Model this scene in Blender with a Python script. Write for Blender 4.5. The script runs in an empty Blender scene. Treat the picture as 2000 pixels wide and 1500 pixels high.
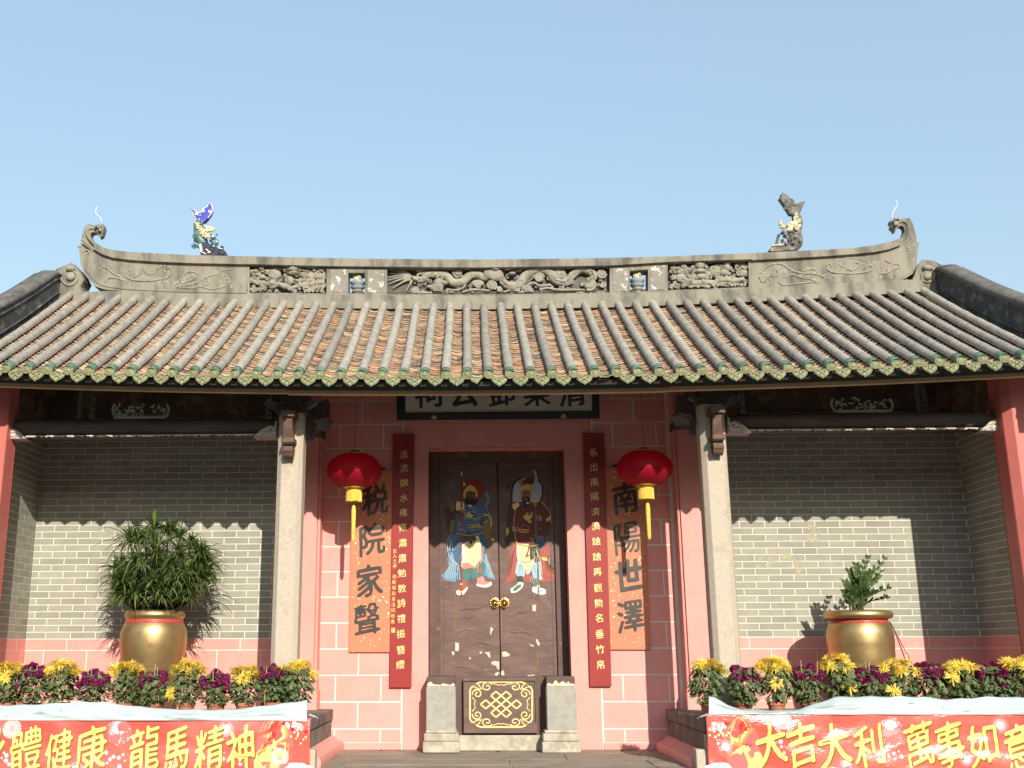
import bpy, math, random
import numpy as np
from mathutils import Vector, Matrix
from mathutils.geometry import tessellate_polygon
from mathutils import noise as mnoise

SC = bpy.context.scene
COL = SC.collection
rng = random.Random(11)

# ------------------------------------------------------------------ camera
FPX, CX, CY = 2080.0, 860.0, 750.0            # focal length and principal point in photo pixels (2000 x 1500)
YAW, PITCH, ROLL = math.radians(1.6), math.atan(520 / 2080.0), 0.0025
CAM = np.array([-0.285, 0.0, 1.028])
_F = np.array([-math.sin(YAW) * math.cos(PITCH), math.cos(YAW) * math.cos(PITCH), math.sin(PITCH)])
_R0 = np.array([math.cos(YAW), math.sin(YAW), 0.0])
_U0 = np.cross(_R0, _F)
_R = _R0 * math.cos(ROLL) - _U0 * math.sin(ROLL)
_U = _U0 * math.cos(ROLL) + _R0 * math.sin(ROLL)
cam_d = bpy.data.cameras.new('camera')
cam_d.sensor_width = 36.0
cam_d.lens = FPX / 2000.0 * 36.0
cam_d.shift_x = (1000.0 - CX) / 2000.0
cam_d.clip_end = 2000.0
cam_o = bpy.data.objects.new('camera', cam_d)
COL.objects.link(cam_o)
cam_o.matrix_world = Matrix(((_R[0], _U[0], -_F[0], CAM[0]), (_R[1], _U[1], -_F[1], CAM[1]), (_R[2], _U[2], -_F[2], CAM[2]), (0, 0, 0, 1)))
SC.camera = cam_o

# ------------------------------------------------------------------ sky, sun, exposure
SUNV = Vector((0.287, -1.0, 0.53)).normalized()     # towards the sun
EL = math.asin(SUNV.z)
AZ = math.atan2(SUNV.x, SUNV.y)                     # clockwise from +Y
w = bpy.data.worlds.new('World'); SC.world = w; w.use_nodes = True
wn = w.node_tree.nodes; wl = w.node_tree.links
bg = wn['Background']; sky = wn.new('ShaderNodeTexSky'); sky.sky_type = 'NISHITA'
sky.sun_disc = False; sky.sun_elevation = EL; sky.sun_rotation = AZ
sky.altitude = 0; sky.air_density = 1.8; sky.dust_density = 1.8; sky.ozone_density = 2.6
hz = wn.new('ShaderNodeMix'); hz.data_type = 'RGBA'; hz.inputs['Factor'].default_value = 0.55      # an even veil of haze over the whole sky
wl.new(sky.outputs['Color'], hz.inputs[6]); hz.inputs[7].default_value = (2.05, 2.85, 3.75, 1)
wl.new(hz.outputs[2], bg.inputs['Color']); bg.inputs['Strength'].default_value = 0.15
sun_d = bpy.data.lights.new('sun', 'SUN'); sun_d.energy = 3.9; sun_d.angle = math.radians(0.5); sun_d.color = (1.0, 0.93, 0.80)
sun_o = bpy.data.objects.new('sun', sun_d); COL.objects.link(sun_o)
sun_o.rotation_euler = SUNV.to_track_quat('Z', 'Y').to_euler(); sun_o.location = (4, -12, 9)
vs = SC.view_settings
vs.view_transform = 'Standard'; vs.look = 'None'; vs.exposure = 0.58; vs.gamma = 1.0; vs.use_curve_mapping = False
SC.cycles.use_denoising = True
SC.cycles.max_bounces = 8; SC.cycles.diffuse_bounces = 4

# ------------------------------------------------------------------ helpers
def P(px, py, Y):
    """world point seen at a photo pixel on the vertical plane y = Y (used to read real positions off the photograph)"""
    d = _F + _R * ((px - CX) / FPX) + _U * ((CY - py) / FPX)
    p = CAM + d * (Y / d[1])
    return (float(p[0]), float(p[1]), float(p[2]))

class MB:
    def __init__(s):
        s.v = []; s.f = []; s.m = []
    def add(s, vs, fs, m=0):
        b = len(s.v); s.v.extend([tuple(map(float, q)) for q in vs])
        for f in fs:
            s.f.append(tuple(b + i for i in f)); s.m.append(m)
        return s
    def box(s, x0, x1, y0, y1, z0, z1, m=0):
        x0, x1 = min(x0, x1), max(x0, x1); y0, y1 = min(y0, y1), max(y0, y1); z0, z1 = min(z0, z1), max(z0, z1)
        return s.add([(x0,y0,z0),(x1,y0,z0),(x1,y1,z0),(x0,y1,z0),(x0,y0,z1),(x1,y0,z1),(x1,y1,z1),(x0,y1,z1)],
              [(0,3,2,1),(4,5,6,7),(0,1,5,4),(1,2,6,5),(2,3,7,6),(3,0,4,7)], m)
    def hexa(s, c, m=0):      # 8 corners, bottom ring then top ring
        return s.add(c, [(0,3,2,1),(4,5,6,7),(0,1,5,4),(1,2,6,5),(2,3,7,6),(3,0,4,7)], m)
    def prism(s, front, back, m=0):
        """two matching 3D outlines -> closed solid"""
        n = len(front)
        tri = tessellate_polygon([[Vector(q) for q in front]])
        b = len(s.v); s.v.extend([tuple(q) for q in front]); s.v.extend([tuple(q) for q in back])
        for t in tri:
            s.f.append((b+t[0], b+t[1], b+t[2])); s.m.append(m)
            s.f.append((b+n+t[2], b+n+t[1], b+n+t[0])); s.m.append(m)
        for i in range(n):
            j = (i+1) % n
            s.f.append((b+i, b+j, b+n+j, b+n+i)); s.m.append(m)
        return s
    def flat(s, pts, m=0):
        tri = tessellate_polygon([[Vector(q) for q in pts]])
        return s.add(pts, [tuple(t) for t in tri], m)
    def tube(s, pts, r, n=8, m=0, sq=None, cap=True, ring=None):
        """sweep a circle along pts; sq = (axis index, factor) squashes about the path"""
        pts = [Vector(q) for q in pts]; N = len(pts)
        rr = r if isinstance(r, (list, tuple)) else [r]*N
        if len(rr) != N:
            rr = [float(q) for q in np.interp(np.linspace(0, 1, N), np.linspace(0, 1, len(rr)), rr)]
        b = len(s.v); up = None
        for i in range(N):
            t = (pts[min(i+1, N-1)] - pts[max(i-1, 0)])
            if t.length < 1e-9: t = Vector((0, 0, 1))
            t.normalize()
            if up is None:
                a = Vector((0, -1, 0)) if abs(t.y) < 0.9 else Vector((0, 0, 1))
                up = (a - t*a.dot(t)).normalized()
            else:
                up = (up - t*up.dot(t))
                up = up.normalized() if up.length > 1e-6 else t.orthogonal().normalized()
            sd = t.cross(up)
            for k in range(n):
                a = 2*math.pi*k/n
                q = (up*math.cos(a) + sd*math.sin(a))*rr[i]
                if sq: q[sq[0]] *= sq[1]
                s.v.append(tuple(pts[i]+q))
        for i in range(N-1):
            for k in range(n):
                k2 = (k+1) % n
                s.f.append((b+i*n+k, b+i*n+k2, b+(i+1)*n+k2, b+(i+1)*n+k)); s.m.append(m)
        if cap:
            s.f.append(tuple(b+k for k in range(n))[::-1]); s.m.append(m)
            s.f.append(tuple(b+(N-1)*n+k for k in range(n))); s.m.append(m)
        return s
    def lathe(s, prof, c=(0, 0, 0), n=32, m=0, sx=1.0, sy=1.0):
        b = len(s.v)
        for (r, z) in prof:
            for k in range(n):
                a = 2*math.pi*k/n
                s.v.append((c[0]+r*math.cos(a)*sx, c[1]+r*math.sin(a)*sy, c[2]+z))
        for i in range(len(prof)-1):
            for k in range(n):
                k2 = (k+1) % n
                s.f.append((b+i*n+k, b+i*n+k2, b+(i+1)*n+k2, b+(i+1)*n+k)); s.m.append(m)
        s.f.append(tuple(b+k for k in range(n))[::-1]); s.m.append(m)
        L = len(prof)-1
        s.f.append(tuple(b+L*n+k for k in range(n))); s.m.append(m)
        return s
    def ball(s, c, r, n=8, h=5, m=0, jit=0.0):
        rx, ry, rz = r if isinstance(r, (tuple, list)) else (r, r, r)
        b = len(s.v)
        for i in range(1, h):
            th = math.pi*i/h
            for k in range(n):
                a = 2*math.pi*k/n; q = 1+rng.uniform(-jit, jit)
                s.v.append((c[0]+rx*q*math.sin(th)*math.cos(a), c[1]+ry*q*math.sin(th)*math.sin(a), c[2]+rz*q*math.cos(th)))
        t = len(s.v); s.v.append((c[0], c[1], c[2]+rz)); s.v.append((c[0], c[1], c[2]-rz))
        for i in range(h-2):
            for k in range(n):
                k2 = (k+1) % n
                s.f.append((b+i*n+k, b+(i+1)*n+k, b+(i+1)*n+k2, b+i*n+k2)); s.m.append(m)
        for k in range(n):
            k2 = (k+1) % n
            s.f.append((t, b+k, b+k2)); s.m.append(m)
            s.f.append((t+1, b+(h-2)*n+k2, b+(h-2)*n+k)); s.m.append(m)
        return s
    def mesh(s, name, mats, smooth=None):
        me = bpy.data.meshes.new(name)
        me.from_pydata(s.v, [], s.f)
        for q in (mats if isinstance(mats, (list, tuple)) else [mats]): me.materials.append(q)
        me.polygons.foreach_set('material_index', s.m)
        if smooth is not None:
            me.polygons.foreach_set('use_smooth', [True]*len(s.f))
            me.set_sharp_from_angle(angle=math.radians(smooth))
        me.update()
        return me
    def build(s, name, mats, parent=None, smooth=None, bevel=0.0, kind=None):
        return link(name, s.mesh(name, mats, smooth), parent, bevel, kind)

def link(name, data, parent=None, bevel=0.0, kind=None, loc=None):
    o = bpy.data.objects.new(name, data); COL.objects.link(o)
    if parent is not None: o.parent = parent
    if loc is not None: o.location = loc
    if bevel:
        md = o.modifiers.new('bevel', 'BEVEL'); md.width = bevel; md.segments = 2; md.limit_method = 'ANGLE'; md.angle_limit = math.radians(40)
    if kind: o['kind'] = kind
    return o

def tag(o, label=None, cat=None, group=None, kind=None):
    if label: o['label'] = label
    if cat: o['category'] = cat
    if group: o['group'] = group
    if kind: o['kind'] = kind
    return o

def empty(name, loc=(0, 0, 0)):
    o = bpy.data.objects.new(name, None); COL.objects.link(o); o.location = loc; o.empty_display_size = 0.2
    return o

def S(r, g, b):
    f = lambda c: (c/255/12.92) if c/255 <= 0.04045 else ((c/255+0.055)/1.055)**2.4
    return (f(r), f(g), f(b))

# ------------------------------------------------------------------ materials
def mat(name, c1, c2=None, c3=None, scale=3.0, scale3=1.2, amt3=0.5, rough=0.75, metal=0.0, bump=0.0, bscale=60.0, spec=0.35,
        isl=0.0, ramp=None, coat=0.0, stretch=None, lo=0.35, hi=0.65, lo3=0.5, hi3=0.62, rvar=0.0, trans=None, coord='pos', bdist=0.01):
    m = bpy.data.materials.new(name); m.use_nodes = True
    N = m.node_tree.nodes; L = m.node_tree.links
    b = N['Principled BSDF']
    b.inputs['Roughness'].default_value = rough; b.inputs['Metallic'].default_value = metal
    b.inputs['Specular IOR Level'].default_value = spec
    if coat: b.inputs['Coat Weight'].default_value = coat; b.inputs['Coat Roughness'].default_value = 0.12
    if coord == 'pos': src = N.new('ShaderNodeNewGeometry').outputs['Position']
    else: src = N.new('ShaderNodeTexCoord').outputs['Object']
    if stretch:
        mp = N.new('ShaderNodeMapping'); mp.inputs['Scale'].default_value = stretch
        L.new(src, mp.inputs['Vector']); src = mp.outputs['Vector']
    def nz(sc, det=6, ro=0.6):
        t = N.new('ShaderNodeTexNoise'); t.inputs['Scale'].default_value = sc; t.inputs['Detail'].default_value = det
        t.inputs['Roughness'].default_value = ro; L.new(src, t.inputs['Vector']); return t.outputs['Fac']
    def rm(fac, lo, hi):
        t = N.new('ShaderNodeMapRange'); t.inputs['From Min'].default_value = lo; t.inputs['From Max'].default_value = hi
        L.new(fac, t.inputs['Value']); return t.outputs['Result']
    def mix(fac, a, bb):
        t = N.new('ShaderNodeMix'); t.data_type = 'RGBA'
        if isinstance(fac, float): t.inputs['Factor'].default_value = fac
        else: L.new(fac, t.inputs['Factor'])
        for sock, val in ((t.inputs[6], a), (t.inputs[7], bb)):
            if isinstance(val, tuple): sock.default_value = (*val, 1)
            else: L.new(val, sock)
        return t.outputs[2]
    c = c1
    if ramp:      # colour picked per piece
        gi = N.new('ShaderNodeNewGeometry'); oi = N.new('ShaderNodeObjectInfo')
        a = N.new('ShaderNodeMath'); a.operation = 'MULTIPLY'; a.inputs[1].default_value = 7.31; L.new(oi.outputs['Random'], a.inputs[0])
        d = N.new('ShaderNodeMath'); d.operation = 'ADD'; L.new(a.outputs[0], d.inputs[0]); L.new(gi.outputs['Random Per Island'], d.inputs[1])
        fr = N.new('ShaderNodeMath'); fr.operation = 'FRACT'; L.new(d.outputs[0], fr.inputs[0])
        cr = N.new('ShaderNodeValToRGB'); cr.color_ramp.interpolation = 'LINEAR'
        els = cr.color_ramp.elements
        while len(els) < len(ramp): els.new(0.5)
        for i, q in enumerate(ramp):
            els[i].position = i/(len(ramp)-1); els[i].color = (*q, 1)
        L.new(fr.outputs[0], cr.inputs['Fac']); c = cr.outputs['Color']
    if c2: c = mix(rm(nz(scale), lo, hi), c, c2)
    if c3:
        f3 = rm(nz(scale3, 8, 0.7), lo3, hi3)
        t = N.new('ShaderNodeMath'); t.operation = 'MULTIPLY'; t.inputs[1].default_value = amt3; L.new(f3, t.inputs[0])
        c = mix(t.outputs[0], c, c3)
    if isl:
        gi = N.new('ShaderNodeNewGeometry'); oi = N.new('ShaderNodeObjectInfo')
        a = N.new('ShaderNodeMath'); a.operation = 'MULTIPLY'; a.inputs[1].default_value = 7.31; L.new(oi.outputs['Random'], a.inputs[0])
        d = N.new('ShaderNodeMath'); d.operation = 'ADD'; L.new(a.outputs[0], d.inputs[0]); L.new(gi.outputs['Random Per Island'], d.inputs[1])
        fr = N.new('ShaderNodeMath'); fr.operation = 'FRACT'; L.new(d.outputs[0], fr.inputs[0])
        mr = N.new('ShaderNodeMapRange'); mr.inputs['To Min'].default_value = 1-isl; mr.inputs['To Max'].default_value = 1+isl
        L.new(fr.outputs[0], mr.inputs['Value'])
        hs = N.new('ShaderNodeHueSaturation'); L.new(mr.outputs['Result'], hs.inputs['Value'])
        if isinstance(c, tuple): hs.inputs['Color'].default_value = (*c, 1)
        else: L.new(c, hs.inputs['Color'])
        c = hs.outputs['Color']
    if isinstance(c, tuple): b.inputs['Base Color'].default_value = (*c, 1)
    else: L.new(c, b.inputs['Base Color'])
    if rvar:
        t = N.new('ShaderNodeMapRange'); t.inputs['To Min'].default_value = rough-rvar; t.inputs['To Max'].default_value = rough+rvar
        L.new(nz(scale*2.3), t.inputs['Value']); L.new(t.outputs['Result'], b.inputs['Roughness'])
    if bump:
        bp = N.new('ShaderNodeBump'); bp.inputs['Strength'].default_value = bump; bp.inputs['Distance'].default_value = bdist
        L.new(nz(bscale, 5, 0.65), bp.inputs['Height']); L.new(bp.outputs['Normal'], b.inputs['Normal'])
    if trans:
        out = N['Material Output']
        tr = N.new('ShaderNodeBsdfTranslucent'); tr.inputs['Color'].default_value = (*trans[1], 1)
        mx = N.new('ShaderNodeMixShader'); mx.inputs[0].default_value = trans[0]
        L.new(b.outputs[0], mx.inputs[1]); L.new(tr.outputs[0], mx.inputs[2]); L.new(mx.outputs[0], out.inputs['Surface'])
    return m

M = {}
M['pink'] = mat('pink_paint', (0.78, 0.335, 0.295), (0.74, 0.31, 0.27), (0.60, 0.265, 0.225), scale=2.0, scale3=4, amt3=0.3, rough=0.62, bump=0.08, bscale=90, isl=0.025)
M['pinkdark'] = mat('rose_paint', (0.60, 0.17, 0.14), (0.55, 0.15, 0.13), scale=3, rough=0.5, bump=0.05, bscale=60)
M['joint'] = mat('white_joint', (0.80, 0.77, 0.69), (0.70, 0.67, 0.59), scale=9, rough=0.8)
M['brick'] = mat('grey_brick', (0.34, 0.328, 0.268), (0.295, 0.288, 0.237), (0.46, 0.41, 0.27), scale=5, scale3=1.1, amt3=0.35, lo3=0.58, hi3=0.75, rough=0.8, bump=0.12, bscale=140, isl=0.11, bdist=0.004)
M['stain'] = mat('pale_wall_stain', (0.44, 0.39, 0.26), (0.37, 0.34, 0.25), scale=14, rough=0.85)
M['granite'] = mat('weathered_granite', (0.50, 0.43, 0.34), (0.43, 0.37, 0.295), (0.27, 0.21, 0.155), scale=30, scale3=6, amt3=0.45, lo3=0.55, hi3=0.72, rough=0.8, bump=0.35, bscale=70, bdist=0.006)
M['stone'] = mat('grey_pier_stone', (0.30, 0.285, 0.25), (0.37, 0.35, 0.30), (0.10, 0.09, 0.08), scale=14, scale3=30, amt3=0.5, lo3=0.62, hi3=0.68, rough=0.85, bump=0.4, bscale=60, bdist=0.008)
M['palestone'] = mat('limewashed_stone', (0.52, 0.47, 0.38), (0.38, 0.34, 0.27), (0.24, 0.2, 0.15), scale=8, scale3=5, amt3=0.6, rough=0.88, bump=0.5, bscale=35, bdist=0.01)
M['oldstone'] = mat('old_platform_stone', (0.23, 0.20, 0.165), (0.15, 0.13, 0.11), (0.08, 0.065, 0.055), scale=6, scale3=3, amt3=0.6, rough=0.9, bump=0.5, bscale=40, bdist=0.012, isl=0.12)
M['floor'] = mat('floor_granite', (0.31, 0.265, 0.21), (0.24, 0.21, 0.17), (0.15, 0.13, 0.105), scale=3.5, scale3=1.6, amt3=0.5, rough=0.85, bump=0.35, bscale=45, bdist=0.008, isl=0.08)
M['grout'] = mat('sandy_grout', (0.46, 0.40, 0.31), (0.30, 0.26, 0.2), scale=7, rough=0.95)
M['court'] = mat('forecourt_dark_ground', (0.085, 0.08, 0.072), (0.07, 0.066, 0.06), (0.12, 0.11, 0.10), scale=0.6, scale3=0.3, amt3=0.5, rough=0.9, bump=0.2, bscale=20)  # unseen ground, coloured dark to cut bounce light under the eave
M['skyblock'] = mat('sky_block_hill', (0.045, 0.06, 0.028), (0.025, 0.036, 0.018), scale=0.4, rough=0.95)  # for the added terrain that cuts the low sky light
M['rib'] = mat('lichen_rib_plaster', (0.375, 0.338, 0.285), (0.27, 0.245, 0.208), (0.13, 0.12, 0.105), scale=9, scale3=24, amt3=0.6, lo3=0.52, hi3=0.62, rough=0.92, bump=0.7, bscale=42, bdist=0.014, isl=0.16)
M['pan'] = mat('clay_pan_tile', (0.5, 0.25, 0.12), None, (0.085, 0.070, 0.055), scale3=9, amt3=0.8, lo3=0.48, hi3=0.62, rough=0.9, bump=0.4, bscale=60,
    ramp=[(0.52, 0.32, 0.19), (0.42, 0.22, 0.14), (0.55, 0.40, 0.25), (0.28, 0.20, 0.14), (0.47, 0.27, 0.17), (0.17, 0.135, 0.105), (0.57, 0.44, 0.29), (0.37, 0.27, 0.175), (0.24, 0.195, 0.15)])
M['deck'] = mat('dark_roof_bedding', (0.06, 0.05, 0.04), rough=0.95)
M['glaze'] = mat('yellow_green_glaze', (0.255, 0.255, 0.125), (0.18, 0.20, 0.10), (0.46, 0.44, 0.31), scale=40, scale3=60, amt3=0.6, lo3=0.55, hi3=0.65, rough=0.28, bump=0.9, bscale=55, spec=0.5, bdist=0.012, isl=0.12)
M['collar'] = mat('green_glaze', (0.075, 0.18, 0.105), (0.11, 0.20, 0.12), (0.28, 0.25, 0.18), scale=18, scale3=14, amt3=0.6, lo3=0.56, hi3=0.66, rough=0.35, bump=0.3, bscale=60, spec=0.5, isl=0.15)
M['ridge'] = mat('weathered_ridge_plaster', (0.285, 0.26, 0.205), (0.21, 0.195, 0.158), (0.085, 0.08, 0.072), scale=4.5, scale3=4.5, amt3=0.8, lo3=0.47, hi3=0.66, rough=0.93, bump=0.5, bscale=45, bdist=0.012, stretch=(1, 1, 0.34))
M['relief'] = mat('relief_plaster', (0.36, 0.33, 0.27), (0.26, 0.235, 0.19), (0.10, 0.092, 0.08), scale=12, scale3=9, amt3=0.7, lo3=0.52, hi3=0.66, rough=0.9, bump=0.35, bscale=80, bdist=0.008)
M['flake'] = mat('flaking_limewash', (0.27, 0.25, 0.21), (0.22, 0.20, 0.17), (0.62, 0.59, 0.53), scale=8, scale3=13, amt3=0.85, lo3=0.56, hi3=0.585, rough=0.92, bump=0.3, bscale=50)
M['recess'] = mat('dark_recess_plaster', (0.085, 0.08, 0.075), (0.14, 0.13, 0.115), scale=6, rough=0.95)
M['gable'] = mat('blackened_gable_plaster', (0.085, 0.082, 0.08), (0.045, 0.045, 0.046), (0.24, 0.22, 0.19), scale=5, scale3=7, amt3=0.75, lo3=0.52, hi3=0.66, rough=0.93, bump=0.4, bscale=45)
M['gablecap'] = mat('gable_cap_plaster', (0.17, 0.155, 0.135), (0.10, 0.095, 0.088), (0.045, 0.044, 0.043), scale=7, scale3=6, amt3=0.7, rough=0.93, bump=0.4, bscale=45)
M['darkwood'] = mat('dark_beam_wood', (0.085, 0.066, 0.057), (0.06, 0.048, 0.043), (0.16, 0.12, 0.10), scale=6, scale3=5, amt3=0.4, rough=0.6, bump=0.15, bscale=30, stretch=(0.3, 1, 1))
M['bracketwood'] = mat('brown_bracket_wood', (0.145, 0.085, 0.06), (0.10, 0.058, 0.042), scale=14, rough=0.65, bump=0.25, bscale=40)
M['greywood'] = mat('grey_carved_bracket', (0.17, 0.16, 0.15), (0.10, 0.095, 0.09), scale=9, rough=0.7)
M['cream'] = mat('cream_carving_paint', (0.66, 0.60, 0.46), (0.5, 0.45, 0.36), scale=20, rough=0.6)
M['mauve'] = mat('mauve_carving_paint', (0.34, 0.27, 0.30), (0.45, 0.38, 0.38), scale=20, rough=0.6)
M['carvegreen'] = mat('pale_green_carving_paint', (0.42, 0.48, 0.36), (0.55, 0.55, 0.44), scale=20, rough=0.6)
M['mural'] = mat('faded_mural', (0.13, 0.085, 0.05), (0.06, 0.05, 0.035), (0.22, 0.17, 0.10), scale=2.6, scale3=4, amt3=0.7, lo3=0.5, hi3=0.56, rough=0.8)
M['muralframe'] = mat('mural_frame', (0.10, 0.095, 0.085), (0.26, 0.25, 0.22), scale=45, lo=0.5, hi=0.54, rough=0.8, bump=0.4, bscale=50)
M['muralband'] = mat('grey_mural_band', (0.24, 0.22, 0.2), rough=0.8)
M['door'] = mat('brown_door_paint', (0.155, 0.092, 0.078), (0.125, 0.074, 0.062), (0.20, 0.14, 0.12), scale=3, scale3=5, amt3=0.5, rough=0.42, bump=0.30, bscale=4.5, stretch=(0.9, 1, 2.0), rvar=0.08, bdist=0.02)
M['doorframe'] = mat('brown_frame_paint', (0.12, 0.072, 0.058), (0.09, 0.055, 0.045), (0.3, 0.2, 0.12), scale=6, scale3=9, amt3=0.6, lo3=0.6, hi3=0.68, rough=0.5, bump=0.2, bscale=30)
M['peel'] = mat('bare_primer', (0.66, 0.58, 0.46), (0.5, 0.42, 0.3), scale=30, rough=0.85)
M['black'] = mat('black_lacquer', (0.012, 0.012, 0.013), (0.02, 0.02, 0.02), scale=4, rough=0.35)
M['board'] = mat('off_white_board', (0.62, 0.56, 0.47), (0.55, 0.5, 0.42), scale=4, rough=0.6)
M['ink'] = mat('black_ink_paint', (0.022, 0.02, 0.018), rough=0.38, spec=0.6)
M['glossink'] = mat('glossy_black_lettering', (0.062, 0.052, 0.043), (0.045, 0.038, 0.032), scale=6, rough=0.32, spec=0.7)  # gloss reflection lifted into the base colour, greyer than the plain ink
M['goldpaint'] = mat('gold_paint', (0.78, 0.56, 0.20), (0.62, 0.42, 0.13), scale=30, rough=0.4, metal=0.25)
M['yellowgold'] = mat('pale_gold_paint', (0.82, 0.68, 0.30), (0.72, 0.55, 0.2), scale=40, rough=0.45, metal=0.1)
M['redboard'] = mat('red_couplet_lacquer', (0.315, 0.040, 0.036), (0.28, 0.035, 0.032), (0.55, 0.4, 0.35), scale=3, scale3=22, amt3=0.5, lo3=0.70, hi3=0.74, rough=0.38, bump=0.05, bscale=30)
M['orangeboard'] = mat('salmon_couplet_paint', (0.62, 0.215, 0.12), (0.58, 0.19, 0.105), scale=3, rough=0.45)
M['fleck'] = mat('gold_leaf_fleck', (0.92, 0.72, 0.42), (0.85, 0.66, 0.35), scale=20, rough=0.35, metal=0.2)
M['lantern'] = mat('red_lantern_silk', (0.50, 0.012, 0.04), (0.45, 0.01, 0.034), scale=8, rough=0.5, trans=(0.5, (0.90, 0.08, 0.06)))
M['lanternrib'] = mat('lantern_rib', (0.36, 0.01, 0.02), rough=0.5)
M['goldmetal'] = mat('brass', (0.75, 0.52, 0.2), (0.6, 0.4, 0.13), scale=14, rough=0.28, metal=1.0)
M['fringe'] = mat('yellow_fringe', (0.80, 0.60, 0.12), (0.68, 0.46, 0.07), scale=120, rough=0.6, stretch=(1, 1, 0.1))
M['urn'] = mat('gold_painted_urn', (0.52, 0.37, 0.175), (0.44, 0.30, 0.135), (0.20, 0.12, 0.06), scale=6, scale3=9, amt3=0.55, lo3=0.58, hi3=0.70, rough=0.40, metal=0.8, bump=0.08, bscale=18, rvar=0.08)
M['ribbon'] = mat('red_satin_ribbon', (0.46, 0.06, 0.05), rough=0.35)
M['soil'] = mat('dark_soil', (0.05, 0.035, 0.025), rough=0.95, bump=0.6, bscale=60)
M['strap'] = mat('strap_leaf', (0.07, 0.12, 0.028), (0.15, 0.20, 0.065), scale=4, rough=0.3, spec=0.5, isl=0.45, trans=(0.15, (0.14, 0.2, 0.04)), coord='obj')
M['zz'] = mat('glossy_leaflet', (0.05, 0.095, 0.03), (0.10, 0.15, 0.05), scale=9, rough=0.3, isl=0.3, trans=(0.12, (0.12, 0.2, 0.04)), coord='obj')
M['stem'] = mat('plant_stem', (0.05, 0.06, 0.025), rough=0.5)
M['mumleaf'] = mat('chrysanthemum_leaf', (0.085, 0.125, 0.048), (0.15, 0.19, 0.078), scale=14, rough=0.55, isl=0.4, trans=(0.15, (0.14, 0.2, 0.05)), coord='obj')
M['yellowpetal'] = mat('yellow_petal', (0.88, 0.66, 0.07), (0.90, 0.74, 0.18), scale=18, rough=0.55, isl=0.12, trans=(0.25, (0.9, 0.65, 0.05)), coord='obj')
M['purplepetal'] = mat('purple_petal', (0.29, 0.03, 0.125), (0.18, 0.018, 0.08), scale=25, rough=0.55, isl=0.3, trans=(0.15, (0.35, 0.03, 0.16)), coord='obj')
M['heart'] = mat('flower_heart', (0.55, 0.42, 0.05), rough=0.7)
M['clay'] = mat('terracotta_pot', (0.40, 0.135, 0.08), (0.34, 0.11, 0.065), (0.5, 0.3, 0.2), scale=7, scale3=16, amt3=0.4, rough=0.6, isl=0.12, coord='obj')
M['blackpot'] = mat('dark_nursery_pot', (0.03, 0.03, 0.032), rough=0.5)
M['bamboo'] = mat('bamboo_cane', (0.52, 0.40, 0.19), (0.42, 0.31, 0.14), scale=20, rough=0.6)
M['banner'] = mat('red_banner_vinyl', (0.62, 0.085, 0.065), (0.68, 0.14, 0.11), (0.76, 0.27, 0.22), scale=2.2, scale3=1.6, amt3=0.5, lo3=0.5, hi3=0.75, rough=0.24, spec=0.6, bump=0.35, bscale=6, bdist=0.03, stretch=(1, 1, 1.8))
M['vinylyellow'] = mat('printed_yellow', (0.86, 0.70, 0.20), rough=0.3, spec=0.5)
M['vinylshade'] = mat('printed_brown_edge', (0.26, 0.13, 0.03), rough=0.3, spec=0.5)
M['vinylwhite'] = mat('printed_white', (0.85, 0.78, 0.74), rough=0.25, spec=0.5)
M['vinylpink'] = mat('printed_pink', (0.78, 0.32, 0.34), rough=0.25, spec=0.5)
M['vinylrose'] = mat('printed_rose', (0.68, 0.16, 0.15), rough=0.25, spec=0.5)
M['vinylglow'] = mat('printed_light_yellow', (0.82, 0.62, 0.24), (0.80, 0.5, 0.2), scale=4, rough=0.25, spec=0.5)
M['vinylorange'] = mat('printed_orange', (0.74, 0.30, 0.10), rough=0.25, spec=0.5)
M['vinylcrim'] = mat('printed_crimson', (0.45, 0.03, 0.03), rough=0.25, spec=0.5)
M['sheet'] = mat('pale_blue_plastic_sheet', (0.56, 0.66, 0.68), (0.60, 0.69, 0.70), scale=3, rough=0.45, spec=0.4, trans=(0.3, (0.55, 0.7, 0.72)))
M['lampgrey'] = mat('grey_lamp_housing', (0.22, 0.22, 0.2), (0.16, 0.16, 0.15), scale=12, rough=0.5, metal=0.3)
M['lampglass'] = mat('lamp_glass', (0.08, 0.085, 0.085), rough=0.1, spec=0.6)
M['fascia'] = mat('painted_fascia', (0.05, 0.22, 0.145), (0.04, 0.15, 0.105), (0.16, 0.09, 0.06), scale=9, scale3=12, amt3=0.5, rough=0.55)
M['fasciabrown'] = mat('fascia_brown', (0.30, 0.12, 0.09), (0.22, 0.09, 0.07), scale=12, rough=0.6)
M['batten'] = mat('tan_batten', (0.58, 0.43, 0.25), (0.48, 0.35, 0.19), scale=10, rough=0.7, stretch=(0.3, 1, 1))
M['cobalt'] = mat('cobalt_glaze', (0.045, 0.05, 0.42), (0.09, 0.08, 0.45), scale=14, rough=0.15, spec=0.6, coat=0.4)
M['white_glaze'] = mat('white_glaze', (0.80, 0.76, 0.72), rough=0.3)
M['jade'] = mat('jade_glaze', (0.035, 0.16, 0.12), (0.09, 0.14, 0.16), (0.20, 0.28, 0.3), scale=22, scale3=30, amt3=0.5, rough=0.3, spec=0.6, bump=0.6, bscale=60)
M['cream_glaze'] = mat('cream_glaze', (0.66, 0.58, 0.40), (0.55, 0.47, 0.3), scale=26, rough=0.4)
M['inkglaze'] = mat('dark_blue_glaze', (0.025, 0.027, 0.075), (0.05, 0.05, 0.06), scale=30, rough=0.25, spec=0.6)
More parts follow.
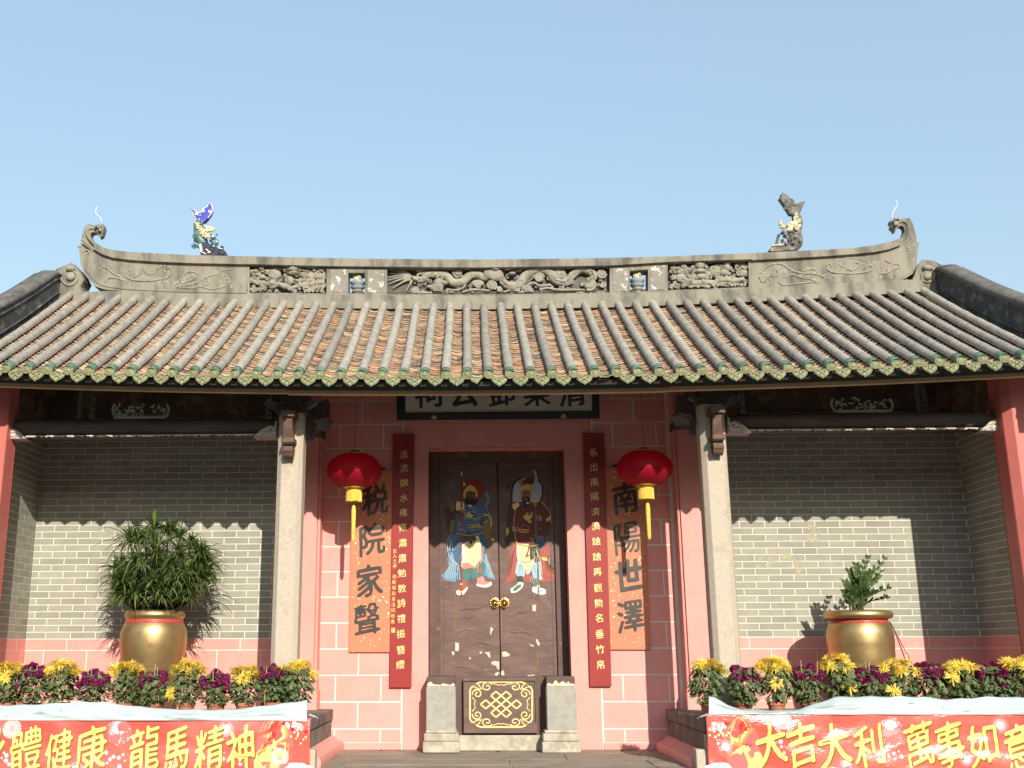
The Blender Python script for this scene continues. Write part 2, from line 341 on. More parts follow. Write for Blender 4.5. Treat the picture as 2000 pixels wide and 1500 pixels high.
M['fishgrey'] = mat('weathered_grey_ceramic', (0.19, 0.175, 0.16), (0.09, 0.085, 0.085), (0.36, 0.33, 0.27), scale=18, scale3=16, amt3=0.7, rough=0.85, bump=0.8, bscale=50)
M['bluegrey'] = mat('blue_grey_glaze', (0.28, 0.36, 0.42), (0.42, 0.45, 0.44), scale=20, rough=0.4)
M['wire'] = mat('white_wire', (0.75, 0.75, 0.75), rough=0.5)
M['cord'] = mat('dark_red_cord', (0.22, 0.05, 0.04), rough=0.8)
def flatcol(name, c, rough=0.5): 
    M[name] = mat(name, c, tuple(q*0.8 for q in c), scale=14, rough=rough); return M[name]
for nm, c in dict(g_blue=S(96,130,158), g_dblue=S(62,90,122), g_red=S(132,50,40), g_dred=S(98,40,33), g_cream=S(226,206,150), g_white=S(222,214,196), g_gold=S(206,172,92),
        g_face=S(84,52,40), g_skin=S(146,98,74), g_black=S(22,18,17), g_steel=S(92,98,100), g_teal=S(70,108,100), g_pink=S(196,128,112), g_green=S(48,66,44), g_tan=S(122,98,62), g_brown=S(70,48,40), g_rose=S(150,78,66), g_pale=S(160,178,186)).items():
    flatcol(nm, tuple(min(1, q*1.25) for q in c))

# ------------------------------------------------------------------ CJK lettering
_gl = {}
def glyph(ch, bold=0.3, slant=0.10, N=64, sig=1.5, wob=0.05):
    """brush-like outline of a character: the font outline is rasterised, softened, re-contoured"""
    key = (ch, bold, slant, N, sig, wob)
    if key in _gl: return _gl[key]
    cu = bpy.data.curves.new('glyph', 'FONT'); cu.body = ch; cu.size = 1.0; cu.resolution_u = 3
    o = bpy.data.objects.new('glyph', cu); COL.objects.link(o)
    dg = bpy.context.evaluated_depsgraph_get()
    me = o.evaluated_get(dg).to_mesh()
    vs = np.array([(v.co.x, v.co.y) for v in me.vertices]); fs = [tuple(p.vertices) for p in me.polygons]
    o.evaluated_get(dg).to_mesh_clear()
    bpy.data.objects.remove(o); bpy.data.curves.remove(cu)
    mn, mx = vs.min(0), vs.max(0); c = (mn+mx)/2; vs = (vs-c)/max((mx-mn).max(), 0.6)
    sd = ord(ch) % 97
    vs = np.array([(x - 0.05*y + 0.03*mnoise.noise(Vector((x*2.5+sd, y*2.5, 0.3))), y + slant*x - 0.10*x*x + 0.03*mnoise.noise(Vector((x*2.5, y*2.5+sd, 5.3)))) for x, y in vs])
    ss = 2; R = 0.66; n = N*ss+1
    gx = np.linspace(-R, R, n); img = np.zeros((n, n))
    for f in fs:
        for k in range(1, len(f)-1):
            a, b, d = vs[f[0]], vs[f[k]], vs[f[k+1]]
            x0, x1 = min(a[0], b[0], d[0]), max(a[0], b[0], d[0]); y0, y1 = min(a[1], b[1], d[1]), max(a[1], b[1], d[1])
            i0, i1 = np.searchsorted(gx, [x0-1e-6, x1+1e-6]); j0, j1 = np.searchsorted(gx, [y0-1e-6, y1+1e-6])
            if i1 <= i0 or j1 <= j0: continue
            X, Y = np.meshgrid(gx[i0:i1], gx[j0:j1])
            w0 = (b[0]-a[0])*(Y-a[1])-(b[1]-a[1])*(X-a[0]); w1 = (d[0]-b[0])*(Y-b[1])-(d[1]-b[1])*(X-b[0]); w2 = (a[0]-d[0])*(Y-d[1])-(a[1]-d[1])*(X-d[0])
            ins = ((w0 >= -1e-9) & (w1 >= -1e-9) & (w2 >= -1e-9)) | ((w0 <= 1e-9) & (w1 <= 1e-9) & (w2 <= 1e-9))
            img[j0:j1, i0:i1] = np.maximum(img[j0:j1, i0:i1], ins)
    def blur(a, s_, ax):
        k = int(3*s_+1); w_ = np.exp(-0.5*(np.arange(-k, k+1)/s_)**2); w_ /= w_.sum()
        return np.apply_along_axis(lambda q: np.convolve(q, w_, 'same'), ax, a)
    img0 = img
    img = blur(blur(img, sig*ss*1.25, 1), sig*ss*0.9, 0)[::ss, ::ss]
    g = gx[::ss]; M_ = len(g)
    for a in range(M_):
        for b in range(M_):
            if 0.04 < img[a, b] < 0.96: img[a, b] += wob*mnoise.noise(Vector((g[b]*7+sd, g[a]*7, 1.7)))
    a0 = ((img0 > 0.5).mean())*(2*R)**2; tgt = a0*(1.0+bold*max(0.15, 1.9-3.4*a0)); q_ = np.sort(img.ravel())
    img = img-max(0.12, float(q_[int(len(q_)*(1-tgt/(2*R)**2))]))
    out = []; F = []
    for j in range(M_-1):
        i = 0
        while i < M_-1:
            q = (img[j, i], img[j, i+1], img[j+1, i+1], img[j+1, i])
            if max(q) <= 0: i += 1; continue
            if min(q) > 0:
                i2 = i
                while i2 < M_-1 and min(img[j, i2], img[j, i2+1], img[j+1, i2+1], img[j+1, i2]) > 0: i2 += 1
                b = len(out); out += [(g[i], g[j]), (g[i2], g[j]), (g[i2], g[j+1]), (g[i], g[j+1])]; F.append((b, b+1, b+2, b+3)); i = i2; continue
            cr = ((g[i], g[j]), (g[i+1], g[j]), (g[i+1], g[j+1]), (g[i], g[j+1])); pl = []
            for k in range(4):
                v0, v1 = q[k], q[(k+1) % 4]; p0, p1 = cr[k], cr[(k+1) % 4]
                if v0 > 0: pl.append(p0)
                if (v0 > 0) != (v1 > 0):
                    t = v0/(v0-v1); pl.append((p0[0]+(p1[0]-p0[0])*t, p0[1]+(p1[1]-p0[1])*t))
            if len(pl) >= 3:
                b = len(out); out += pl; F.append(tuple(range(b, b+len(pl))))
            i += 1
    _gl[key] = (out, F)
    return _gl[key]
def put_text(mb, ch, fn, size, m=0, bold=0.3, slant=0.10, wx=1.0, N=64, sig=1.5):
    vs, fs = glyph(ch, bold, slant, N, sig)
    mb.add([fn(x*size*wx, y*size) for x, y in vs], fs, m)

def spiral(cx, cy, r0, r1, turns, a0=0.0, n=18, sgn=1):
    out = []
    for i in range(n+1):
        t = i/n; r = r0+(r1-r0)*t; a = a0+sgn*2*math.pi*turns*t
        out.append((cx+r*math.cos(a), cy+r*math.sin(a)))
    return out
def smooth_path(pts, n=6):
    """Catmull-Rom through the points"""
    p = [np.array(q, float) for q in pts]; p = [2*p[0]-p[1]] + p + [2*p[-1]-p[-2]]
    out = []
    for i in range(1, len(p)-2):
        for k in range(n):
            t = k/n
            out.append(tuple(0.5*((2*p[i]) + (-p[i-1]+p[i+1])*t + (2*p[i-1]-5*p[i]+4*p[i+1]-p[i+2])*t*t + (-p[i-1]+3*p[i]-3*p[i+1]+p[i+2])*t**3)))
    out.append(tuple(p[-2]))
    return out

# ================================================================== SETTING
YW = 11.90           # bay back wall
YD = 11.95           # door wall
PLZ = 0.42           # platform top
XB = 5.18            # side walls
YE, YT = 9.80, 12.20 # eave and top of the tiles
PITCHX = 0.2018
g = MB(); g.add([(-300,-300,-0.35),(300,-300,-0.35),(300,300,-0.35),(-300,300,-0.35)], [(0,1,2,3)])
tag(g.build('forecourt', M['court']), kind='structure')
# added terrain ring, unseen behind the camera, blocking low sky light
g = MB(); nh = 90
for k in range(nh+1):
    a = math.radians(-205+230*k/nh); hgt = 23+8*mnoise.noise(Vector((k*0.11, 0.3, 0)))+4*mnoise.noise(Vector((k*0.5, 3.3, 0)))
    fade = min(1.0, min(k, nh-k)/14.0)
    for (rd, hz) in ((62, -0.36), (74, 0.45), (90, 0.9), (108, 1.0), (150, -0.36)):
        g.v.append((rd*math.cos(a), rd*math.sin(a), hz if hz < 0 else hz*hgt*fade+rng.uniform(-1.2, 1.2)*fade))
for k in range(nh):
    for j in range(4): g.f.append((k*5+j, k*5+j+1, (k+1)*5+j+1, (k+1)*5+j)); g.m.append(0)
tag(g.build('sky_block_hills', M['skyblock'], smooth=80), kind='structure')
g = MB(); g.box(-6.2, 6.2, 9.25, 14.5, -0.4, -0.012)
hall_floor = tag(g.build('hall_floor', M['grout']), kind='structure')
yy = 9.25; row = 0
for wdt in (0.55, 0.62, 0.52, 0.60, 0.55, 0.6):
    x = -2.6 + (0.4 if row % 2 else 0.0) - 0.3
    while x < 2.6:
        L = rng.uniform(1.0, 1.7); x1 = min(x+L, 2.7)
        s = MB(); dz = rng.uniform(-0.004, 0.0); s.box(x+0.006, x1-0.006, yy+0.006, yy+wdt-0.006, -0.12, dz)
        s.build('paving_slab', M['floor'], hall_floor, bevel=0.008)
        x = x1
    yy += wdt; row += 1

hall = tag(empty('ancestral_hall', (0, 11.9, 0)), 'old Chinese hall with grey tiled roof, carved ridge, pink door wall and grey brick bays', 'building')
def HP(name, mb, mats, parent=None, **k):
    """a part of the hall; geometry is written in world coordinates, the hall empty sits at (0, 11.9, 0)"""
    o = mb.build(name, mats, parent or hall, **k)
    if parent is None: o.location = (0, -11.9, 0)
    return o

# ------------------------------------------------------------------ platforms
for sgn in (-1, 1):
    m = MB(); x0, x1 = sgn*1.80, sgn*(XB+0.3)
    m.box(x0, x1, 10.03, YW+0.1, 0.0, PLZ-0.10)
    plat = HP('platform', m, M['oldstone'])
    m = MB(); m.box(sgn*1.775, x1, 10.0, YW, PLZ-0.11, PLZ); HP('platform_top', m, M['oldstone'], plat, bevel=0.01)
    # stones on the side face towards the door
    y = 10.02
    for k, L in enumerate((0.42, 0.40, 0.38, 0.36, 0.29)):
        m = MB(); m.box(sgn*1.80-0.002*sgn, sgn*1.785, y+0.005, min(y+L, YW)-0.005, 0.15, PLZ-0.118); HP('stone_block', m, M['oldstone'], plat, bevel=0.006)
        y += L
    # pink plinth along its foot
    sec = [(1.80, 0.0), (1.66, 0.0), (1.655, 0.05), (1.67, 0.085), (1.72, 0.10), (1.765, 0.145), (1.80, 0.15)]
    m = MB(); fr = [(sgn*a, 10.13, z) for a, z in sec]; bk = [(sgn*a, YW+0.02, z) for a, z in sec]
    m.prism(fr, bk); HP('plinth_moulding', m, M['pinkdark'] if False else M['pink'], plat, smooth=40)
    m = MB(); m.box(sgn*1.69, sgn*1.80, 9.99, 10.125, 0.0, 0.17); m.box(sgn*1.775, sgn*1.80, 9.985, 10.02, 0.17, 0.30); HP('plinth_end_stone', m, M['granite'], plat, bevel=0.03)

# ------------------------------------------------------------------ bay walls
BASE_TOP = 1.159; CRS = 0.0733; BL = 0.275; J = 0.0085
def brick_rows(x0, x1, z0, nrow, fn, phase=0.0, L=BL, h=CRS, j=J, proud=0.0025):
    """yields (row, corners) for running-bond bricks; fn(u, d, z) maps to world with d = how far proud"""
    for r in range(nrow):
        u = x0 - ((0.5*L if r % 2 else 0.0) + phase)
        while u < x1:
            a, b = max(u, x0)+j/2, min(u+L, x1)-j/2
            if b-a > 0.02:
                za, zb = z0+r*h+j/2, z0+(r+1)*h-j/2
                c = [fn(a, -0.03, za), fn(b, -0.03, za), fn(b, proud, za), fn(a, proud, za), fn(a, -0.03, zb), fn(b, -0.03, zb), fn(b, proud, zb), fn(a, proud, zb)]
                yield r, (a, b, za, zb), c
            u += L
def unit_brick(w, h, d):
    m = MB(); m.box(-w/2, w/2, -d, 0.03, -h/2, h/2); return m
_bm = {}
def shared_box(name, w, h, d, material):
    k = (name, round(w, 3), round(h, 3), round(d, 4))
    if k not in _bm: _bm[k] = unit_brick(w, h, d).mesh(name, material)
    return _bm[k]

for sgn in (-1, 1):
    xa, xb = (-XB, -2.25) if sgn < 0 else (2.25, XB)
    m = MB(); m.box(xa-0.02 if sgn < 0 else xa, xb if sgn < 0 else xb+0.02, YW, YW+0.4, 0.0, 4.4)
    wall = HP('bay_wall', m, M['joint'])
    rest = MB(); cnt = 0
    for r, (a, b, za, zb), c in brick_rows(xa, xb, BASE_TOP, 34, lambda u, d, z: (u, YW-d, z), phase=0.06 if sgn < 0 else 0.11):
        if r < 12 and cnt < 150:
            o = link('brick', shared_box('brick', b-a, zb-za, 0.0025, M['brick']), wall, loc=((a+b)/2, YW, (za+zb)/2)); cnt += 1
        else:
            rest.hexa([c[3], c[2], c[1], c[0], c[7], c[6], c[5], c[4]])
    HP('brickwork', rest, M['brick'], wall, kind='stuff')
    if sgn > 0:
        st_ = MB(); r8 = random.Random(6)
        for (px, py, n_, sx_, sy_) in ((1500, 1098, 7, 20, 8), (1552, 1100, 8, 8, 14), (1590, 1035, 6, 8, 9), (1588, 1052, 6, 14, 8), (1535, 1085, 6, 16, 8), (1480, 1105, 5, 9, 5), (1560, 1120, 6, 4, 12), (1775, 1050, 7, 3, 26), (1830, 1205, 7, 10, 8), (1870, 1180, 7, 8, 16)):
            for k in range(n_):
                c_ = (px+r8.gauss(0, sx_*0.5), py+r8.gauss(0, sy_*0.5)); R_ = r8.uniform(1.5, 5)
                st_.flat([(lambda q: (q[0], YW-0.0027-0.00003*k, q[2]))(P(c_[0]+R_*(0.5+r8.random())*math.cos(6.283*i/8)*(sx_/(sx_+sy_)+0.5), c_[1]+R_*(0.5+r8.random())*math.sin(6.283*i/8)*(sy_/(sx_+sy_)+0.5), YW)) for i in range(8)])
        HP('wall_stains', st_, M['stain'], wall, kind='stuff')
    # pink base courses
    zr = [PLZ, 0.50, 0.77, 1.037, BASE_TOP]
    for r in range(4):
        u = xa - (0.02 if r % 2 else 0.27)
        while u < xb:
            a, b = max(u, xa)+0.005, min(u+0.478, xb)-0.005
            if b-a > 0.03:
                za, zb = zr[r]+(0.005 if r else 0), zr[r+1]-0.005
                link('painted_block', shared_box('painted_block', b-a, zb-za, 0.003, M['pink']), wall, loc=((a+b)/2, YW, (za+zb)/2))
            u += 0.478
    # side wall, faces the middle
    pr_ = [(10.42, 0.0), (12.3, 0.0), (12.3, 4.85), (10.42, 3.66)]; m = MB(); m.prism([(sgn*XB, y, z) for y, z in pr_], [(sgn*(XB+0.5), y, z) for y, z in pr_]); side = HP('side_wall', m, M['joint'])
    rest = MB()
    fs = (lambda u, d, z: (-XB+d, u, z)) if sgn < 0 else (lambda u, d, z: (XB-d, u, z))
    for r, q, c in brick_rows(10.42, YW, BASE_TOP, 33, fs, phase=0.1):
        rest.hexa(c if sgn > 0 else [c[3], c[2], c[1], c[0], c[7], c[6], c[5], c[4]])
    for r in range(4):
        u = 10.42 - (0.2 if r % 2 else 0.05)
        while u < YW:
            a, b = max(u, 10.42)+0.005, min(u+0.478, YW)-0.005
            if b-a > 0.03:
                mm = MB(); mm.box(sgn*XB, sgn*(XB-0.003), a, b, zr[r]+0.005, zr[r+1]-0.005)
                HP('painted_block', mm, M['pink'], side)
            u += 0.478
    fs2 = lambda u, d, z: (u, 10.42-d, z)
    lo, hi = sorted((sgn*XB, sgn*(XB+0.5)))
    for r, q, c in brick_rows(lo, hi, 0.0, 49, fs2, phase=0.05):
        rest.hexa([c[3], c[2], c[1], c[0], c[7], c[6], c[5], c[4]])
    HP('brickwork', rest, M['brick'], side, kind='stuff')
    # corner strip moulding high on the side wall (slanting timber)
    m = MB()
    a = Vector((sgn*5.16, 10.5, 3.0)); b = Vector((sgn*5.15, 11.85, 3.55))
    m.tube([a, b], 0.012, 6); HP('slanting_batten', m, M['darkwood'])
    # murals under the roof
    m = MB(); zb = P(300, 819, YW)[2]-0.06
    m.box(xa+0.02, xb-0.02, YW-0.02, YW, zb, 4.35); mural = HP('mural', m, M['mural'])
    fx = [xa+0.52, xb-0.30]
    m = MB()
    for (x0, x1, z0, z1) in ((fx[0], fx[1], zb+0.02, zb+0.07), (fx[0], fx[0]+0.07, zb+0.07, 4.3), (fx[1]-0.07, fx[1], zb+0.07, 4.3), (fx[1]+0.06, xb-0.04, zb+0.02, zb+0.06)):
        m.box(x0, x1, YW-0.045, YW-0.02, z0, z1)
    HP('mural_frame', m, M['muralframe'], mural)
    m = MB(); q = xa+0.40 if sgn < 0 else xb-0.40
    m.box(q-0.025, q+0.025, YW-0.04, YW-0.02, zb, 4.4)
    HP('mural_band', m, M['muralband'], mural)
    pr_ = [(10.5, zb-0.1), (YW, zb-0.1), (YW, 4.4), (10.5, 3.62)]; m = MB(); m.prism([(sgn*(XB-0.02), y, z) for y, z in pr_], [(sgn*XB, y, z) for y, z in pr_]); HP('side_mural', m, M['mural'])

# ------------------------------------------------------------------ door wall
DX0, DX1 = P(836, 1200, YD)[0], P(1113, 1200, YD)[0]
DZT = P(975, 874, YD)[2]
m = MB(); m.box(-2.3, DX0, YD, YD+0.5, 0, 4.7); m.box(DX1, 2.3, YD, YD+0.5, 0, 4.7); m.box(DX0, DX1, YD, YD+0.5, DZT, 4.7)
dwall = HP('door_wall', m, M['pink'])
m = MB(); m.box(-2.0, DX0-0.10, YD-0.0008, YD+0.02, 0, 4.2); m.box(DX1+0.10, 2.0, YD-0.0008, YD+0.02, 0, 4.2); HP('joint_bed', m, M['joint'], dwall)
bandL, bandR = P(785, 1380, YD)[0], P(1176, 1380, YD)[0]
m = MB(); m.box(bandL+0.006, DX0+0.002, YD-0.004, YD+0.02, 0.0, 4.0); HP('door_surround', m, M['pink'], dwall)
m = MB(); m.box(DX1-0.002, bandR-0.006, YD-0.004, YD+0.02, 0.0, 4.0); HP('door_surround', m, M['pink'], dwall)
zl = P(975, 826, YD)[2]
m = MB(); m.box(DX0-0.0, DX1, YD-0.007, YD+0.02, DZT, zl); HP('door_lintel', m, M['pink'], dwall)
m = MB(); m.box(DX0, DX1, YD-0.004, YD+0.02, zl+0.001, 4.0); HP('door_surround', m, M['pink'], dwall)
Z0 = P(700, 1318.7, YD)[2]; HH = 0.2775
for sgn in (-1, 1):
    xa, xb = (-1.95, bandL-0.004) if sgn < 0 else (bandR+0.004, 1.95)
    for r in range(-3, 13):
        za, zb = Z0+r*HH+0.0065, Z0+(r+1)*HH-0.0065
        za = max(za, 0.075)
        if zb < za: continue
        j0 = P(655, 1340, YD)[0] if sgn < 0 else P(1217, 1340, YD)[0]
        u = j0 - 6*0.494 + (0.247 if r % 2 == 0 else 0.0)
        while u < xb:
            a, b = max(u, xa)+0.0068, min(u+0.494, xb)-0.0068
            if b-a > 0.03:
                link('painted_block', shared_box('painted_block', b-a, zb-za, 0.003, M['pink']), dwall, loc=((a+b)/2, YD, (za+zb)/2))
            u += 0.494
    m = MB(); m.box(xa, xb if sgn < 0 else xb, YD-0.018, YD+0.01, 0.0, 0.07); HP('skirting', m, M['pink'], dwall, bevel=0.004)
    # pilaster beside the bay
    xi = P(620, 1290, 11.75)[0] if sgn < 0 else P(1338, 1290, 11.75)[0]
    xo = sgn*2.32
    s1 = 0.035*sgn
    m = MB(); m.box(xi+s1, xo, 11.70, YD+0.3, PLZ-0.3, 4.6); pil = HP('pilaster', m, M['pink'])
    m = MB(); m.tube([(xi+s1*0.55, 11.745, 0.55), (xi+s1*0.55, 11.745, 4.5)], 0.018, 10); m.box(xi+s1*0.15, xi+s1, 11.75, YD+0.3, 0.52, 4.5)
    HP('pilaster_moulding', m, M['pink'], pil, smooth=50)
    m = MB(); m.box(xi-0.012*sgn, xo, 11.69, YD+0.31, 0.1, 0.62); HP('pilaster_base', m, M['pink'], pil, bevel=0.012)
    # lighter string course under the eave
    m = MB(); x1 = P(792, 770, YD)[0] if sgn < 0 else P(1325, 770, YD)[0]; x0 = P(632, 770, YD)[0] if sgn < 0 else P(1160, 770, YD)[0]
    m.box(x0, x1, YD-0.03, YD+0.01, P(700, 773, YD)[2], P(700, 762, YD)[2]); HP('string_course', m, M['granite'], dwall)

# ------------------------------------------------------------------ door
YL = YD+0.30                       # leaf plane
m = MB()
fz0 = P(975, 1340, YD)[2]
m.box(DX0+0.004, DX0+0.125, YL-0.05, YL+0.08, fz0, DZT-0.004); m.box(DX1-0.125, DX1-0.004, YL-0.05, YL+0.08, fz0, DZT-0.004)
m.box(DX0+0.125, DX1-0.125, YL-0.05, YL+0.08, DZT-0.13, DZT-0.004)
frame = HP('door_frame', m, M['doorframe'], bevel=0.006)
m = MB(); m.box(DX0-0.3, DX1+0.3, YL+0.09, YL+0.13, 0, DZT+0.2); HP('dark_inside', m, M['deck'])
mid = P(974.5, 1100, YL)[0]; lz0 = P(975, 1322, YL)[2]
doors = []
for sgn in (-1, 1):
    xo = DX0+0.115 if sgn < 0 else DX1-0.115
    a, b = (xo, mid-0.006) if sgn < 0 else (mid+0.006, xo)
    m = MB(); m.box(a, b, YL-0.012, YL+0.05, lz0-0.03, DZT-0.12); d = HP('door', m, M['door']); doors.append(d)
    # hinge strip and plank joint
    xs = P(890 if sgn < 0 else 1048, 1250, YL)[0]
    m = MB(); q = 0.004
    z1 = P(975, 1000, YL)[2]
    m.box(a+0.05 if sgn < 0 else b-0.058, a+0.058 if sgn < 0 else b-0.05, YL-0.0155, YL-0.011, lz0, DZT-0.13); HP('plank_edge', m, M['doorframe'], d)
    # ring handle
    hx, _, hz = P(966 if sgn < 0 else 985, 1178, YL-0.03)
    m = MB(); pr = [(0.062, 0.0), (0.060, 0.008), (0.048, 0.012), (0.030, 0.018), (0.020, 0.034), (0.010, 0.042), (0.002, 0.044)]
    m.lathe([(r, z) for r, z in pr], (0, 0, 0), 20)
    for k in range(12):
        an = 2*math.pi*k/12; m.ball((0.05*math.cos(an), 0.05*math.sin(an), 0.010), 0.009, 6, 4)
    m.v = [(hx+x, YL-0.013-z, hz+y) for x, y, z in m.v]; h = HP('door_knocker', m, M['goldmetal'], d, smooth=40)
    m = MB(); m.tube([(hx+0.026*math.sin(2*math.pi*k/16), YL-0.048, hz-0.024+0.026*math.cos(2*math.pi*k/16)) for k in range(17)], 0.005, 6); HP('ring', m, M['goldmetal'], d, smooth=60)
    # square seal above
    cx = P(901 if sgn < 0 else 1042, 884, YL-0.06)
    m = MB(); m.box(cx[0]-0.062, cx[0]+0.062, YL-0.072, YL-0.05, cx[2]-0.055, cx[2]+0.055, 0)
    m.box(cx[0]-0.052, cx[0]+0.052, YL-0.075, YL-0.072, cx[2]-0.045, cx[2]+0.045, 1)
    put_text(m, '福' if sgn < 0 else '壽', lambda u, v: (cx[0]+u, YL-0.0765, cx[2]+v), 0.085, 2, bold=0.1, slant=0.0, N=24, sig=0.6)
    HP('lintel_seal', m, [M['g_tan'], M['g_dred'], M['g_tan']], frame)
# paint flakes and cracks on the leaves
flk = MB()
def Q(u, v): return (820+u/4.4125, 1140+v/4.4125)      # zoom coordinates of the lower door
def flake(pts, e=0.0145, m=0):
    flk.flat([(lambda q: (q[0], YL-e, q[2]))(P(*Q(u, v), YL-0.012)) for u, v in pts], m)
for pts in ([(608,370),(630,385),(632,402),(620,410),(614,440),(606,435)], [(305,505),(338,512),(335,580),(305,582)], [(272,590),(292,580),(300,605),(285,620)], [(512,590),(530,582),(538,598),(520,606)],
        [(555,590),(600,588),(610,630),(598,640),(580,612)], [(610,680),(640,665),(684,672),(684,740),(670,738),(655,705),(625,700)], [(705,590),(740,582),(780,612),(755,628),(715,630)], [(1000,480),(1012,478),(1036,520),(1025,540),(1005,512)],
        [(970,182),(1003,182),(1000,238),(970,236)], [(935,512),(960,525),(985,530),(975,545),(955,535)], [(420,640),(440,632),(438,655),(425,650)], [(700,755),(722,745),(730,790),(700,790)], [(640,780),(670,760),(690,770),(660,795)], [(928,790),(985,782),(990,792),(930,798)], [(130,735),(145,720),(142,742)], [(565,735),(575,738),(570,750)]):
    flake(pts)
for pts in ([(298,300),(304,300),(300,470),(296,440)], [(304,20),(310,20),(308,300),(303,300)], [(1015,560),(1022,560),(1016,700),(985,780),(980,778),(1010,695)], [(985,90),(992,92),(975,160),(970,158)], [(700,240),(708,240),(704,500),(698,500)], [(85,410),(128,405),(126,498),(88,500)]):
    flake(pts, m=1)
for (a, b) in (((330,240),(590,190)), ((350,310),(470,290)), ((340,410),(440,400)), ((460,525),(600,515)), ((780,415),(980,440)), ((800,280),(930,230)), ((240,40),(280,30)), ((890,390),(980,375)), ((1040,500),(1130,490)), ((310,725),(440,725))):
    n = 8; up = []; dn = []
    for i in range(n+1):
        t = i/n; u = a[0]+(b[0]-a[0])*t; v = a[1]+(b[1]-a[1])*t + 9*math.sin(t*7+a[0]); h = 5*math.sin(math.pi*t)
        up.append((u, v-h)); dn.append((u, v+h))
    pp = [P(*Q(u, v), YL-0.012) for u, v in up+dn[::-1]]
    flk.prism([(q[0], YL-0.018 if i <= n else YL-0.0125, q[2]) for i, q in enumerate(pp)], [(q[0], YL-0.011, q[2]) for q in pp], 2)
HP('paint_flakes', flk, [M['peel'], M['g_tan'], M['door']], doors[0], kind='stuff')

# guardians painted on the leaves
def Gz(u, v): return (820+u/4.6875, 860+v/4.6875)
GM = ['g_blue','g_dblue','g_red','g_dred','g_cream','g_white','g_gold','g_face','g_skin','g_black','g_steel','g_teal','g_pink','g_green','g_tan','g_brown','g_rose','g_pale']
class Paint:
    def __init__(s): s.mb = MB(); s.e = 0.0130
    def poly(s, c, pts, sm=0):
        if sm: pts = smooth_path(list(pts)+[pts[0]], 4)[:-1]
        s.e += 0.00012
        s.mb.flat([(lambda q: (q[0], YL-s.e, q[2]))(P(*Gz(u, v), YL-0.012)) for u, v in pts], GM.index(c))
    def ell(s, c, x, y, rx, ry, n=18): s.poly(c, [(x+rx*math.cos(2*math.pi*k/n), y+ry*math.sin(2*math.pi*k/n)) for k in range(n)])
    def line(s, c, pts, wd, sm=1):
        p = smooth_path(pts, 5) if sm and len(pts) > 2 else pts
        L, R = [], []
        for i in range(len(p)):
            a = np.array(p[max(i-1, 0)]); b = np.array(p[min(i+1, len(p)-1)]); t = (b-a)/max(1e-6, np.linalg.norm(b-a)); nn = np.array((-t[1], t[0]))*wd/2
            L.append(tuple(np.array(p[i])+nn)); R.append(tuple(np.array(p[i])-nn))
        s.poly(c, L+R[::-1])
G = Paint()
G.ell('g_red', 490, 445, 118, 100); G.line('g_steel', [(370,420),(400,350),(470,330),(560,360),(610,430),(620,500)], 16)
G.line('g_steel', [(255,480),(270,540),(300,590),(320,640)], 26); G.line('g_blue', [(600,480),(632,540),(600,595),(560,640),(550,710)], 28)
G.poly('g_brown', [(205,640),(235,610),(270,620),(280,700),(240,710)], 1)
G.poly('g_steel', [(332,318),(282,352),(266,430),(290,480),(305,430),(345,405),(380,395),(375,375),(335,372)])
G.poly('g_cream', [(385,375),(410,385),(418,410),(395,425),(402,400)])
G.poly('g_dblue', [(300,850),(255,910),(262,1050),(300,1130),(240,1200),(340,1290),(600,1250),(640,1180),(600,1060),(615,930),(570,860)], 1)
G.poly('g_blue', [(300,1020),(330,1150),(330,1300),(230,1280),(195,1240),(270,1160),(250,1090),(262,1040)])
G.poly('g_blue', [(560,1000),(610,1090),(650,1180),(695,1280),(640,1265),(590,1230),(570,1120)])
for k in range(7): G.line('g_pale', [(285+k*8,1060+k*10),(270+k*14,1150),(225+k*24,1255+k*4)], 5)
for k in range(4): G.line('g_pale', [(580+k*8,1040),(610+k*10,1150),(630+k*16,1255)], 4)
for k in range(5): G.line('g_blue', [(285+k*14,870),(270+k*13,930),(280+k*12,1010)], 5)
G.poly('g_teal', [(390,1170),(520,1120),(600,1130),(580,1230),(500,1260),(450,1280),(390,1260)], 1)
G.poly('g_brown', [(250,640),(320,600),(335,720),(310,845),(262,850),(240,760)], 1); G.poly('g_tan', [(275,600),(320,590),(315,640),(280,655)]); G.poly('g_tan', [(280,740),(322,720),(310,840),(270,845)])
G.poly('g_dblue', [(400,590),(335,620),(330,700),(335,850),(450,870),(585,850),(590,760),(640,700),(610,600),(540,565)], 1)
for k in range(8): G.line('g_blue', [(345,720+k*16),(370,735+k*15),(395,760+k*12)], 5)
for k in range(6): G.line('g_blue', [(480+k*20,600+k*4),(490+k*18,640),(520+k*12,690)], 4)
for k in range(5): G.line('g_blue', [(410,730+k*22),(480,715+k*26),(575,730+k*22)], 6)
G.poly('g_tan', [(585,740),(640,720),(660,800),(632,900),(592,890),(580,800)], 1); G.line('g_gold', [(585,680),(635,690),(655,740),(650,790)], 14)
G.poly('g_cream', [(335,560),(400,570),(402,630),(335,638)], 1); G.poly('g_gold', [(405,700),(430,680),(450,645),(470,680),(495,690),(470,710),(430,705)])
G.poly('g_cream', [(385,960),(440,920),(535,870),(560,960),(560,1090),(500,1160),(445,1120),(380,1130)]); G.poly('g_white', [(383,970),(412,962),(420,1115),(384,1122)])
G.line('g_pink', [(380,1135),(440,1125),(500,1168),(565,1095),(562,960)], 13); G.poly('g_brown', [(392,885),(440,830),(525,905),(470,955)]); G.line('g_steel', [(395,880),(440,865),(462,900),(450,940)], 8)
G.poly('g_pink', [(365,1140),(430,1125),(490,1160),(420,1180),(375,1170)]); G.poly('g_gold', [(455,780),(545,762),(548,792),(458,806)])
